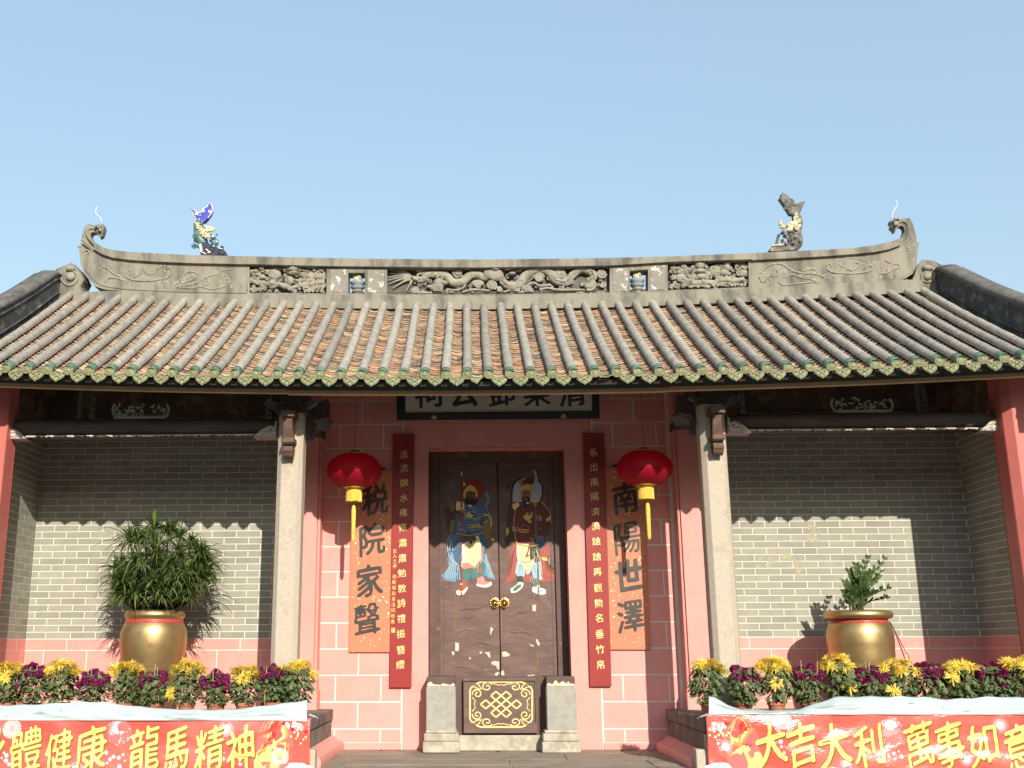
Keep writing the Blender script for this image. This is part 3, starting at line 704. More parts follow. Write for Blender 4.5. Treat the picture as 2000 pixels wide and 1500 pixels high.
for k in range(3): G.poly('g_black', [(463+k*28,783-k*5),(480+k*28,780-k*5),(481+k*28,796-k*5),(465+k*28,799-k*5)])
G.ell('g_face', 370, 665, 38, 30); G.ell('g_face', 570, 750, 26, 26)
G.poly('g_face', [(420,465),(505,465),(512,530),(480,560),(440,560),(418,530)], 1); G.poly('g_black', [(405,545),(450,530),(500,545),(540,545),(500,590),(460,600),(425,585)], 1)
G.poly('g_gold', [(396,530),(400,462),(428,428),(462,404),(500,428),(526,466),(528,520),(512,520),(505,470),(462,458),(425,472),(418,530)])
for (x, y) in ((445,500),(482,500)): G.ell('g_white', x, y, 7, 3, 8)
G.ell('g_cream', 458, 600, 18, 10); G.line('g_gold', [(440,585),(455,610),(480,600)], 4)
G.poly('g_white', [(332,1385),(385,1340),(440,1345),(400,1412),(345,1416)], 1); G.poly('g_rose', [(350,1375),(388,1290),(436,1285),(432,1345),(385,1385)]); G.poly('g_teal', [(392,1190),(438,1185),(438,1290),(390,1290)])
G.poly('g_white', [(520,1310),(580,1320),(650,1295),(652,1330),(600,1348),(525,1335)], 1); G.poly('g_pink', [(520,1260),(575,1245),(600,1290),(645,1300),(600,1325),(525,1318)]); G.poly('g_rose', [(535,1160),(570,1165),(562,1222),(538,1220)])
G.line('g_red', [(384,330),(378,900),(380,1425)], 15, 0); G.poly('g_gold', [(374,330),(372,300),(383,275),(393,300),(393,330)]); G.poly('g_gold', [(368,1310),(390,1310),(390,1325),(368,1325)]); G.poly('g_gold', [(366,1378),(390,1378),(390,1392),(366,1392)])
G.poly('g_gold', [(650,905),(668,890),(688,912),(672,925),(655,920)])
r7 = random.Random(1)
for k in range(26):
    x, y = r7.uniform(345, 590), r7.uniform(610, 850); G.line(r7.choice(('g_pale', 'g_blue', 'g_gold', 'g_cream')), [(x, y), (x+r7.uniform(8, 26), y+r7.uniform(-10, 12)), (x+r7.uniform(20, 40), y+r7.uniform(-12, 18))], r7.uniform(2.5, 5))
for k in range(20):
    x, y = r7.uniform(250, 620), r7.uniform(900, 1240); G.line(r7.choice(('g_white', 'g_pale', 'g_dblue')), [(x, y), (x-8, y+30), (x-4+r7.uniform(-14, 14), y+70)], r7.uniform(2.5, 5))
G.line('g_red', [(446, 538), (462, 543), (480, 537)], 5); G.line('g_gold', [(430, 472), (462, 462), (500, 472)], 5); G.line('g_tan', [(462, 505), (456, 528), (470, 530)], 4)
for q in (445, 482): G.ell('g_black', q, 500, 3, 3, 6); G.line('g_tan', [(q-14, 486), (q, 481), (q+14, 487)], 4)
G.line('g_gold', [(335, 640), (400, 655), (470, 720), (560, 700), (630, 690)], 5); G.line('g_gold', [(330, 850), (450, 872), (585, 850)], 6); G.line('g_pale', [(300, 850), (258, 910), (262, 1050), (300, 1130)], 5); G.line('g_pale', [(600, 600), (640, 700), (592, 760)], 5)
HP('painted_guardian', G.mb, [M[n] for n in GM], doors[0])
G = Paint()
G.poly('g_pale', [(850,560),(852,470),(870,400),(920,360),(1000,350),(1080,370),(1115,430),(1110,520),(1085,560)], 1)
G.line('g_black', [(842,560),(842,460),(870,385),(930,348)], 14); G.line('g_black', [(1070,352),(1122,410),(1120,500),(1105,560)], 14)
G.poly('g_dred', [(930,370),(1010,340),(1050,360),(1040,400),(950,410)]); 
for k in range(4): G.line('g_tan', [(905+k*12,372-k*4),(930+k*7,420)], 6, 0)
G.line('g_dred', [(800,450),(815,400),(850,372)], 18); G.line('g_dred', [(1150,470),(1182,530),(1160,600)], 22); G.line('g_dred', [(835,560),(815,610),(845,660)], 20)
G.poly('g_rose', [(860,950),(820,1040),(850,1120),(820,1210),(780,1290),(790,1312),(880,1240),(900,960)], 1); G.poly('g_rose', [(1100,1020),(1170,950),(1205,1030),(1150,1090),(1180,1180),(1262,1255),(1130,1300),(1100,1200)], 1)
G.poly('g_rose', [(930,1230),(1030,1230),(1120,1240),(1210,1290),(1060,1302),(960,1292)], 1)
for k in range(5): G.line('g_red', [(870-k*4,980+k*10),(850-k*5,1100),(830-k*8,1250-k*6)], 4); G.line('g_red', [(1130+k*8,1090),(1160+k*12,1190),(1150+k*20,1270)], 4)
G.poly('g_dred', [(880,620),(930,590),(1040,580),(1110,560),(1190,660),(1200,760),(1160,880),(1100,960),(1000,970),(880,940),(860,820),(790,760),(800,680)], 1)
G.poly('g_brown', [(800,720),(870,760),(870,840),(840,960),(790,960),(780,900),(820,830),(785,800)], 1); G.poly('g_brown', [(1120,760),(1190,740),(1195,830),(1150,870),(1120,820)], 1)
G.poly('g_green', [(800,640),(840,600),(862,680),(840,700),(805,680)]); G.poly('g_cream', [(845,590),(900,565),(912,600),(860,640)]); G.line('g_gold', [(860,600),(900,580),(905,560)], 8)
for k in range(4): G.line('g_red', [(900+k*14,640),(892+k*16,760),(900+k*20,900)], 4)
G.poly('g_gold', [(945,700),(980,660),(1000,690),(1035,650),(1030,700),(1000,730),(1030,745),(1005,762),(975,730),(955,720)]); G.poly('g_gold', [(792,800),(810,800),(815,840),(800,880),(788,840)]); G.poly('g_gold', [(1155,720),(1195,690),(1200,715),(1165,750)])
G.poly('g_gold', [(908,810),(995,818),(995,848),(912,842)]); 
for k in range(3): G.poly('g_black', [(918+k*27,818+k*3),(936+k*27,820+k*3),(936+k*27,836+k*3),(919+k*27,834+k*3)])
G.line('g_steel', [(920,800),(960,775),(1000,800)], 10); G.ell('g_skin', 885, 815, 24, 26); G.ell('g_skin', 1075, 712, 26, 26); G.line('g_pale', [(1098,690),(1108,715),(1100,740)], 9); G.line('g_pale', [(850,790),(856,815),(850,830)], 9)
G.poly('g_cream', [(888,945),(1000,950),(1045,1000),(1040,1120),(1010,1190),(985,1222),(940,1150),(900,1090)], 0); G.line('g_pale', [(890,950),(895,1080),(935,1160),(985,1225),(1035,1150),(1048,1040)], 11)
G.poly('g_green', [(1000,960),(1060,930),(1080,1000),(1050,1080),(1010,1090),(1005,1000)], 1); G.line('g_red', [(1005,930),(990,1020),(970,1068),(1000,1050)], 13); G.poly('g_dblue', [(1060,870),(1120,880),(1130,960),(1080,980)], 1)
G.line('g_pink', [(920,1100),(960,1118),(1010,1110),(1060,1070)], 10); G.poly('g_gold', [(1110,1070),(1160,1075),(1172,1100),(1150,1105),(1115,1090)]); G.line('g_green', [(1180,1110),(1210,1160),(1248,1190)], 10); G.line('g_gold', [(1232,1195),(1250,1190),(1248,1170)], 8)
G.poly('g_pale', [(890,1110),(940,1120),(960,1240),(900,1245),(875,1210)], 1); G.poly('g_pale', [(1030,1130),(1100,1110),(1110,1230),(1125,1275),(1050,1270),(1025,1200)], 1)
for k in range(4): G.line('g_blue', [(900+k*13,1140),(895+k*15,1235)], 4, 0); G.line('g_blue', [(1040+k*16,1140),(1050+k*14,1255)], 4, 0)
G.poly('g_green', [(895,1245),(940,1240),(945,1300),(898,1310)]); G.poly('g_teal', [(1035,1265),(1085,1265),(1090,1350),(1040,1340)]); G.poly('g_white', [(830,1360),(890,1320),(900,1300),(945,1305),(935,1350),(885,1390),(838,1396)], 1); G.poly('g_teal', [(862,1350),(900,1320),(935,1318),(925,1342),(880,1380),(848,1382)])
G.poly('g_white', [(1035,1340),(1100,1348),(1150,1370),(1148,1405),(1100,1412),(1030,1385)], 1); G.poly('g_pale', [(1085,1362),(1135,1372),(1140,1395),(1090,1395)])
G.ell('g_skin', 968, 505, 46, 52); G.poly('g_black', [(935,535),(968,515),(1008,530),(1000,575),(968,618),(945,580)], 1); G.ell('g_skin', 968, 540, 16, 14)
for (x, y) in ((945,480),(990,480)): G.line('g_black', [(x-18,y+6 if x > 960 else y-8),(x,y),(x+18,y-8 if x > 960 else y+6)], 6)
G.poly('g_gold', [(910,525),(912,455),(930,425),(978,395),(1020,420),(1034,460),(1034,520),(1018,515),(1012,462),(970,448),(932,462),(926,530)])
G.ell('g_cream', 985, 575, 14, 10)
G.line('g_steel', [(1058,560),(1060,800),(1075,1000),(1085,1425)], 15); G.poly('g_pale', [(1050,560),(1056,400),(1050,310),(1030,262),(1062,285),(1078,350),(1075,440),(1068,560)]); G.poly('g_gold', [(1035,530),(1078,545),(1075,575),(1038,578)]); G.line('g_gold', [(1040,590),(1072,592)], 8, 0); G.poly('g_gold', [(1070,1325),(1096,1325),(1096,1342),(1070,1342)])
G.line('g_steel', [(1105,800),(1060,850),(1050,900)], 9); G.line('g_steel', [(1140,870),(1090,960)], 8, 0)
for k in range(26):
    x, y = r7.uniform(850, 1150), r7.uniform(610, 930); G.line(r7.choice(('g_red', 'g_rose', 'g_gold', 'g_tan')), [(x, y), (x+r7.uniform(8, 26), y+r7.uniform(-10, 12)), (x+r7.uniform(20, 40), y+r7.uniform(-12, 18))], r7.uniform(2.5, 5))
for k in range(18):
    x, y = r7.uniform(830, 1200), r7.uniform(1000, 1260); G.line(r7.choice(('g_white', 'g_pink', 'g_pale')), [(x, y), (x-6, y+26), (x+r7.uniform(-14, 14), y+60)], r7.uniform(2.5, 4.5))
for q in (948, 990): G.ell('g_white', q, 494, 8, 3.5, 8); G.ell('g_black', q, 494, 3.5, 3.5, 6)
G.line('g_brown', [(968, 495), (962, 518), (974, 520)], 4); G.line('g_red', [(958, 532), (968, 536), (980, 532)], 5)
G.line('g_gold', [(880, 620), (862, 720), (865, 820), (885, 940)], 6); G.line('g_gold', [(1110, 560), (1188, 660), (1198, 760)], 6); G.line('g_gold', [(880, 940), (1000, 970), (1100, 955)], 6); G.line('g_cream', [(1060, 1000), (1100, 1100), (1120, 1230)], 5)
HP('painted_guardian', G.mb, [M[n] for n in GM], doors[1])

# stone piers at the foot of the door, sill, frame feet
for sgn in (-1, 1):
    YP = 11.62
    xs = [P(q, 1380, YP)[0] for q in ((832, 890) if sgn < 0 else (1068, 1126))]
    z1 = P(860, 1341, YP)[2]; z0 = P(860, 1426, YP)[2]
    m = MB(); m.box(xs[0], xs[1], YP, YL, z0-0.02, z1); pier = HP('door_pier', m, M['stone'], bevel=0.012)
    xb = [P(q, 1440, YP)[0] for q in ((826, 898) if sgn < 0 else (1058, 1133))]
    for (dx, dy, za, zb) in ((0.0, 0.0, 0.0, z0*0.5), (0.012, 0.012, z0*0.5, z0*0.86), (0.03, 0.03, z0*0.86, z0-0.001)):
        m = MB(); m.box(xb[0]+dx, xb[1]-dx, YP-0.06+dy, YL-0.05, za+0.001, zb); HP('pier_base_course', m, M['palestone'], pier, bevel=0.012)
    m = MB(); m.box(xs[0]+0.004, xs[1]-0.004, YP+0.05, YL, z1+0.001, P(860, 1322, YP)[2]); HP('frame_foot', m, M['doorframe'], pier, bevel=0.008)
    m = MB(); pts = []
    n = 14
    for i in range(n+1): pts.append((xs[0]+0.01+(xs[1]-xs[0]-0.02)*i/n, z1+0.002))
    for i in range(n, -1, -1): pts.append((xs[0]+0.01+(xs[1]-xs[0]-0.02)*i/n, z1+0.015+0.03*rng.random()*(1.6 if (i < 4) == (sgn < 0) else 0.7)))
    m.flat([(x, YP+0.047, z) for x, z in pts]); HP('peeled_patch', m, M['peel'], pier)
m = MB(); m.box(P(895, 1450, 11.8)[0], P(1060, 1450, 11.8)[0], 11.80, YL, 0.0, P(975, 1436, 11.8)[2]); HP('door_sill', m, M['palestone'], bevel=0.01)

m = MB(); m.box(P(888, 1400, 11.9)[0], P(1066, 1400, 11.9)[0], 11.86, 11.92, P(975, 1434, 11.86)[2], lz0+0.01); HP('sill_panel', m, M['doorframe'])

# ------------------------------------------------------------------ threshold board with gold knot
YK = 11.78
tb = tag(empty('threshold_board', (P(976, 1432, YK)[0], YK, P(976, 1432, YK)[2])), 'brown wooden threshold board painted with a gold endless knot in a scroll frame', 'threshold')
def TP(name, mb, mats, **k):
    l = tb.location; mb.v = [(x-l.x, y-l.y, z-l.z) for x, y, z in mb.v]; return mb.build(name, mats, tb, **k)
k0, k1 = P(905.5, 1400, YK)[0], P(1049, 1400, YK)[0]; kz0, kz1 = P(975, 1432, YK)[2], P(975, 1325, YK)[2]
m = MB(); m.box(k0, k1, YK, YK+0.05, kz0, kz1); TP('panel', m, M['door'], bevel=0.004)
m = MB(); m.box(k0+0.01, k1-0.01, YK-0.006, YK-0.0005, kz1-0.032, kz1-0.024); m.box(k1-0.02, k1-0.014, YK-0.006, YK-0.0005, kz0+0.1, kz1-0.034); TP('edge_groove', m, M['g_black'])
def KP(u, v): return P(*Q(u, v), YK)
def gold_line(mb, pts, wd, sm=False, d=0.006, closed=False):
    p = smooth_path(pts, 6) if sm else pts
    q = [KP(u, v) for u, v in p]
    L, R = [], []
    N = len(q)
    for i in range(N):
        a = np.array(q[(i-1) % N if closed else max(i-1, 0)]); b = np.array(q[(i+1) % N if closed else min(i+1, N-1)]); t = b-a; t /= max(1e-9, np.linalg.norm(t)); nn = np.array((-t[2], 0, t[0]))*wd/2
        L.append(np.array(q[i])+nn); R.append(np.array(q[i])-nn)
    for i in range(N if closed else N-1):
        j = (i+1) % N
        c = [L[i], L[j], R[j], R[i]]
        mb.hexa([(x[0], YK-d, x[2]) for x in c] + [(x[0], YK+0.004, x[2]) for x in c])
W = 0.017
m = MB(); cxk, cyk = 700, 1040
# frame
fr = [(495,848),(900,848),(930,890),(965,905),(968,1180),(930,1195),(900,1235),(495,1235),(470,1195),(432,1180),(432,905),(470,890)]
fr = []
for (x, y, a0) in ((880,890,-90),(925,940,-60)): pass
frame_pts = [(530,846),(870,846),(905,858),(925,882),(955,892),(968,920),(968,1165),(955,1190),(925,1200),(905,1225),(870,1236),(530,1236),(495,1225),(475,1200),(445,1190),(432,1165),(432,920),(445,892),(475,882),(495,858)]
gold_line(m, frame_pts, W, closed=True)
for sx in (-1, 1):
    for sy in (-1, 1):
        X = lambda u: cxk+sx*u
        Yk = lambda v: cyk+sy*v
        sp = spiral(120, 155, 8, 52, 1.35, 0.4, 22, 1)
        gold_line(m, [(X(u), Yk(150+(v-155)*0.8)) for u, v in sp], W*0.72)
        sp = spiral(205, 90, 8, 44, 1.35, 2.0, 22, -1)
        gold_line(m, [(X(u), Yk(v)) for u, v in sp], W*0.72)
        gold_line(m, [(X(165), Yk(125)), (X(200), Yk(172)), (X(228), Yk(150)), (X(180), Yk(130))], W*0.6, True)
    gold_line(m, [(cxk+sx*250, cyk-62), (cxk+sx*222, cyk-30), (cxk+sx*232, cyk), (cxk+sx*222, cyk+30), (cxk+sx*250, cyk+62)], W*0.5)
    gold_line(m, [(cxk-70, cyk+sx*180), (cxk-20, cyk+sx*165), (cxk, cyk+sx*170), (cxk+20, cyk+sx*165), (cxk+70, cyk+sx*180)], W*0.5)
TP('gold_scroll_frame', m, M['yellowgold'], bevel=0.0)
m = MB(); DX, DY = 44, 37
def dia(i, j): return (cxk+i*DX, cyk+j*DY)
KW = W*0.95
for k, dd in ((-1, 0.0066), (0, 0.0066), (1, 0.0066)):
    pass
for (a, b) in (((-4,0),(-3,1)), ((-3,1),(-2,0)), ((-4,0),(-3,-1)), ((-3,-1),(-2,0)), ((4,0),(3,1)), ((3,1),(2,0)), ((4,0),(3,-1)), ((3,-1),(2,0)),
        ((-2,0),(1,3)), ((-2,0),(1,-3)), ((2,0),(-1,3)), ((2,0),(-1,-3)), ((0,2),(-2,0)), ((-2,2),(2,-2)), ((-2,-2),(2,2)), ((-2,2),(-1,3)), ((-2,-2),(-1,-3)), ((2,2),(1,3)), ((2,-2),(1,-3)), ((-2,2),(-1,1)), ((2,2),(1,1)), ((-2,-2),(-1,-1)), ((2,-2),(1,-1))):
    gold_line(m, [dia(*a), dia(*b)], KW, d=0.006+0.0004*rng.random())
TP('gold_knot', m, M['yellowgold'])

# ------------------------------------------------------------------ columns, beams, brackets
def column(x, y, wd, ch, z0, z1):
    h = wd/2; o = [(-h+ch,-h),(h-ch,-h),(h,-h+ch),(h,h-ch),(h-ch,h),(-h+ch,h),(-h,h-ch),(-h,-h+ch)]
    m = MB(); b = [(x+a, y+c, z0) for a, c in o]; t = [(x+a, y+c, z1) for a, c in o]
    m.prism(b, t); return m
YC = 10.56
xcl = (P(530, 1290, YC)[0]+P(581, 1290, YC-0.1)[0])/2; xcr = (P(1394, 1290, YC)[0]+P(1445, 1290, YC-0.1)[0])/2
for sgn, xc in ((-1, xcl), (1, xcr)):
    ztop = P(565, 812 if sgn < 0 else 802, YC)[2]
    col = HP('stone_column', column(xc, YC, 0.25, 0.045, PLZ+0.14, ztop), M['granite'], bevel=0.006)
    m = MB(); m.box(xc-0.19, xc+0.19, YC-0.19, YC+0.19, PLZ, PLZ+0.14); HP('column_base', m, M['granite'], col, bevel=0.02)
    # dark timber block over the column
    m = MB(); m.box(xc-0.16, xc+0.16, YC-0.13, YC+1.3, ztop, ztop+0.09); m.box(xc-0.11, xc+0.11, YC-0.16, YC+1.3, ztop+0.09, ztop+0.30)
    HP('column_head', m, M['darkwood'], bevel=0.01)
    # projecting hook-shaped bracket on the front
    yf = YC-0.126; zc = lambda v: P(565, v, yf-0.06)[2]
    bx = P(566 if sgn < 0 else 1399, 850, yf-0.05)[0]; bw = 0.043
    pr = [(yf+0.01, zc(818)), (yf-0.17, zc(818)), (yf-0.15, zc(838)), (yf-0.12, zc(855)), (yf-0.15, zc(858)), (yf-0.15, zc(868)), (yf-0.11, zc(872)), (yf-0.13, zc(882)), (yf-0.10, zc(893)), (yf-0.05, zc(896)), (yf-0.02, zc(886)), (yf+0.01, zc(872))]
    m = MB(); m.prism([(bx-bw, y, z) for y, z in pr], [(bx+bw, y, z) for y, z in pr]); br = HP('hook_bracket', m, M['bracketwood'], bevel=0.008)
    m = MB(); m.box(bx-0.072, bx+0.072, yf-0.20, yf+0.01, zc(819), zc(806)); HP('bracket_collar', m, M['bracketwood'], br, bevel=0.008)
    m = MB(); m.box(bx-0.064, bx+0.064, yf-0.165, yf+0.01, zc(868), zc(858)); HP('bracket_collar', m, M['bracketwood'], br, bevel=0.008)
    # boat shaped arms to either side
    for q in (-1, 1):
        px = [(10, 803), (12, 790), (42, 782), (52, 786), (30, 800)]
        c = 566 if sgn < 0 else 1399
        fr = [P(c+q*a, b-(0 if sgn < 0 else 10), YC-0.10) for a, b in px]
        m = MB(); m.prism(fr, [(x, y+0.09, z) for x, y, z in fr]); HP('bracket_arm', m, M['greywood'], br, bevel=0.006)
    # flank brackets against the inner side, in the dark
    px = [(595, 800), (640, 780), (640, 815), (612, 822), (604, 850), (592, 852)] if sgn < 0 else [(1372, 790), (1325, 770), (1328, 805), (1352, 812), (1366, 842), (1376, 846)]
    fr = [P(a, b, YC+0.05) for a, b in px]
    m = MB(); m.prism(fr, [(x, y+0.12, z) for x, y, z in fr]); HP('side_bracket', m, M['darkwood'], bevel=0.008)

for sgn in (-1, 1):
    # red corner column
    xi = P(14, 900, 10.5)[0] if sgn < 0 else P(1962, 900, 10.5)[0]
    xc = xi + sgn*0.19
    c = HP('red_column', column(xc, 10.56, 0.36, 0.07, PLZ+0.12, 4.0), M['pinkdark'], bevel=0.006)
    m = MB(); m.box(xc-0.24, xc+0.24, 10.32, 10.8, PLZ, PLZ+0.12); HP('column_base', m, M['granite'], c, bevel=0.02)
    # beam between the columns
    YBm = 10.67
    if sgn < 0: ends = (P(14, 838, YBm), P(548, 838, YBm))
    else: ends = (P(1412, 826, YBm), P(1952, 826, YBm))
    xa, xb = ends[0][0]-(0.10 if sgn < 0 else 0.04), ends[1][0]+(0.04 if sgn < 0 else 0.10); zt = P(300, 819, YBm)[2] if sgn < 0 else P(1680, 807, YBm)[2]; zb = P(300, 853, YBm)[2] if sgn < 0 else P(1680, 841, YBm)[2]
    n = 40; sec = 14; m = MB(); ring = []
    for i in range(n+1):
        t = i/n; x = xa+(xb-xa)*t; e = min(t, 1-t)*n/4.0; k = min(1.0, 0.42+0.58*math.sin(min(1, e)*math.pi/2))
        top = zt - (1-k)*0.10; hh = (zt-zb)*k; zc_ = top-hh/2
        for a in range(sec):
            an = 2*math.pi*a/sec; ca, sa = math.cos(an), math.sin(an)
            f = lambda q: math.copysign(abs(q)**0.72, q)
            m.v.append((x, YBm+0.105*k**0.5*f(ca), zc_+hh/2*f(sa)))
    for i in range(n):
        for a in range(sec):
            a2 = (a+1) % sec; m.f.append((i*sec+a, (i+1)*sec+a, (i+1)*sec+a2, i*sec+a2)); m.m.append(0)
    m.f.append(tuple(range(sec))); m.m.append(0); m.f.append(tuple(n*sec+a for a in range(sec))[::-1]); m.m.append(0)
    beam = HP('beam', m, M['darkwood'], smooth=50)
    # carved strip under the beam
    m = MB(); x0, x1 = xa+0.28, xb-0.28; yk = YBm-0.10
    m.tube([(x0, yk, zb-0.004), (x1, yk, zb-0.004)], 0.006, 6, 0)
    m.box(x0, x1, yk+0.004, YBm+0.06, zb-0.016, zb+0.002, 1)
    x = x0
    while x < x1:
        r = rng.uniform(0.012, 0.022); kind = rng.choice([0, 2, 2, 1, 3])
        m.ball((x, yk+0.002, zb-0.011+rng.uniform(-0.003, 0.003)), (r, 0.01, 0.007), 6, 4, kind); x += r*rng.uniform(1.1, 1.7)
    HP('carved_strip', m, [M['cream'], M['g_brown'], M['carvegreen'], M['mauve']], beam)
    # corner carvings
    for q in (-1, 1):
        ex = ends[0][0]+0.02 if q < 0 else ends[1][0]-0.02; dx = -q
        ol = [(0.0, -0.045), (0.0, 0.10), (0.03, 0.06), (0.07, 0.075), (0.12, 0.05), (0.17, 0.02), (0.22, -0.03), (0.235, -0.045)]
        fr = [(ex+dx*a, YBm-0.118, zb+0.012+b) for a, b in ol]
        m = MB(); m.prism(fr, [(x, YBm+0.06, z) for x, y, z in fr], 0)
        def cv(pts, r, mi): m.tube([(ex+dx*a, YBm-0.121, zb+0.012+b) for a, b in smooth_path(pts, 5)], r, 6, mi)
        cv([(0.01, -0.03), (0.03, 0.0), (0.06, -0.02), (0.09, -0.005), (0.12, -0.03)], 0.011, 1)
        cv([(0.02, 0.03), (0.05, 0.045), (0.09, 0.035), (0.06, 0.015)], 0.010, 1)
        cv([(0.0, 0.11), (0.012, 0.085), (0.004, 0.06), (0.02, 0.04)], 0.011, 2)
        cv([(0.10, 0.03), (0.14, 0.02), (0.18, -0.01), (0.215, -0.035)], 0.008, 1)
        cv([(0.11, 0.0), (0.15, -0.01), (0.19, -0.035)], 0.008, 2)
        cv([(0.045, 0.03), (0.06, 0.035), (0.075, 0.025)], 0.006, 3)
        HP('corner_carving', m, [M['mauve'], M['cream'], M['carvegreen'], M['g_red']], beam, smooth=50)
    # openwork carving standing on the beam
    c0, c1, t0, t1 = (222, 331, 787, 817) if sgn < 0 else (1624, 1738, 777, 807)
    pa, pb = P(c0, t1, YBm), P(c1, t0, YBm); Wd, Hd = pb[0]-pa[0], pb[2]-zt
    m = MB(); r2 = random.Random(5+sgn)
    def ow(u, v): return (pa[0]+Wd*u, YBm-0.03, zt-0.004+Hd*v)
    m.tube([ow(*q) for q in smooth_path([(0.02, 0.95), (-0.01, 0.6), (0.03, 0.2), (0.1, 0.06), (0.5, 0.08), (0.9, 0.06), (0.98, 0.2), (1.01, 0.6), (0.97, 0.9)], 6)], 0.013, 6)
    m.tube([ow(0.08, 0.10), ow(0.92, 0.10)], 0.018, 6)
    for k in range(46):
        u, v = r2.uniform(0.05, 0.95), r2.uniform(0.15, 0.85); a = r2.uniform(0, 6.28); l = r2.uniform(0.04, 0.09)
        pts = [(u, v), (u+l*math.cos(a)*0.5, v+l*3*math.sin(a)*0.5), (u+l*math.cos(a+0.8), v+l*3*math.sin(a+0.8))]
        m.tube([ow(min(0.99, max(0.01, x)), min(1, max(0.08, y))) for x, y in smooth_path(pts, 4)], r2.uniform(0.005, 0.009), 5, 0)
    HP('openwork_carving', m, M['carvegreen'], smooth=60)

# ------------------------------------------------------------------ roof
ze_f = np.polyfit([P(a, b, YE)[0] for a, b in ((10,719),(674,729),(920,732.5),(1335,724),(1958,699))], [P(a, b, YE)[2] for a, b in ((10,719),(674,729),(920,732.5),(1335,724),(1958,699))], 2)
zt_f = np.polyfit([P(a, b, YT)[0] for a, b in ((140,579),(674,594),(920,598),(1330,594),(1807,568))], [P(a, b, YT)[2] for a, b in ((140,579),(674,594),(920,598),(1330,594),(1807,568))], 2)
ZE = lambda x: float(np.polyval(ze_f, x))
ZT = lambda x: float(np.polyval(zt_f, x))
def RF(x, t, dn=0.0):
    """point on the rib-axis surface of the roof, dn along the upward normal"""
    a, b = ZE(x), ZT(x); y = YE+(YT-YE)*t; z = a+(b-a)*t-0.05*4*t*(1-t)*0.6
    sl = math.atan2(b-a, YT-YE)
    return (x, y-math.sin(sl)*dn, z+math.cos(sl)*dn)
m = MB(); nx, nt = 60, 8; X0, X1 = -5.35, 5.35
for dn in (-0.075, -0.12):
    for i in range(nx+1):
        for k in range(nt+1): m.v.append(RF(X0+(X1-X0)*i/nx, k/nt*1.06, dn))
st = (nx+1)*(nt+1)
for L in (0, 1):
    for i in range(nx):
        for k in range(nt):
            a = L*st+i*(nt+1)+k; q = (a, a+nt+1, a+nt+2, a+1); m.f.append(q if L == 0 else q[::-1]); m.m.append(0)
for i in range(nx): a = i*(nt+1); m.f.append((a, st+a, st+a+nt+1, a+nt+1)); m.m.append(0)
roof = HP('roof', m, M['deck'])
rows = [(i+0.5)*PITCHX for i in range(-26, 26)]
RR = 0.043
for i, x in enumerate(rows):
    m = MB(); n = 26; sec = 9
    for k in range(n+1):
        t = 0.035 + (1.03-0.035)*k/n
        wob = rng.uniform(-0.0022, 0.0022) + (0.0025 if k % 3 == 0 else 0.0); r = RR*1.06 + wob
        xx = x + 0.003*math.sin(k*0.2+i*2.1)+rng.uniform(-0.0012, 0.0012)
        for a in range(sec):
            an = math.pi*(a/(sec-1)*1.16-0.08)
            q = RF(xx+r*math.cos(an), t, 0); up = r*math.sin(an)
            p = RF(x, t, up); m.v.append((q[0], p[1], p[2]))
    for k in range(n):
        for a in range(sec-1): m.f.append((k*sec+a, k*sec+a+1, (k+1)*sec+a+1, (k+1)*sec+a)); m.m.append(0)
    HP('tile_rib', m, M['rib'], roof, smooth=70)
    # glazed end tube with disc
    m = MB(); n = 4; sec = 12
    for k in range(n+1):
        t = -0.004+0.045*k/n; r = RR*(1.06 if k else 1.10)
        for a in range(sec):
            an = 2*math.pi*a/sec; p = RF(x, t, r*math.sin(an)); m.v.append((x+r*math.cos(an), p[1], p[2]))
    for k in range(n):
        for a in range(sec): m.f.append((k*sec+a, k*sec+(a+1) % sec, (k+1)*sec+(a+1) % sec, (k+1)*sec+a)); m.m.append(0)
    HP('green_end_tile', m, M['collar'], roof, smooth=60)
_dm = MB(); _dm.lathe([(0.0485, 0.0), (0.0485, 0.010), (0.044, 0.013), (0.040, 0.009), (0.020, 0.010), (0.014, 0.015), (0.002, 0.016)], (0, 0, 0), 18)
for k in range(9):
    an = 2*math.pi*k/9; _dm.ball((0.029*math.cos(an), 0.029*math.sin(an), 0.010), (0.007, 0.009, 0.006), 6, 4)
_dm.v = [(x, -z, y) for x, y, z in _dm.v]
disc = _dm.mesh('end_disc', M['glaze'], 45)
for x in rows:
    p = RF(x, -0.004)
    o = link('end_disc', disc, roof, loc=(p[0], p[1]+0.002, p[2])); o.rotation_euler = (rng.uniform(0.05, 0.16), rng.uniform(-3, 3), 0)
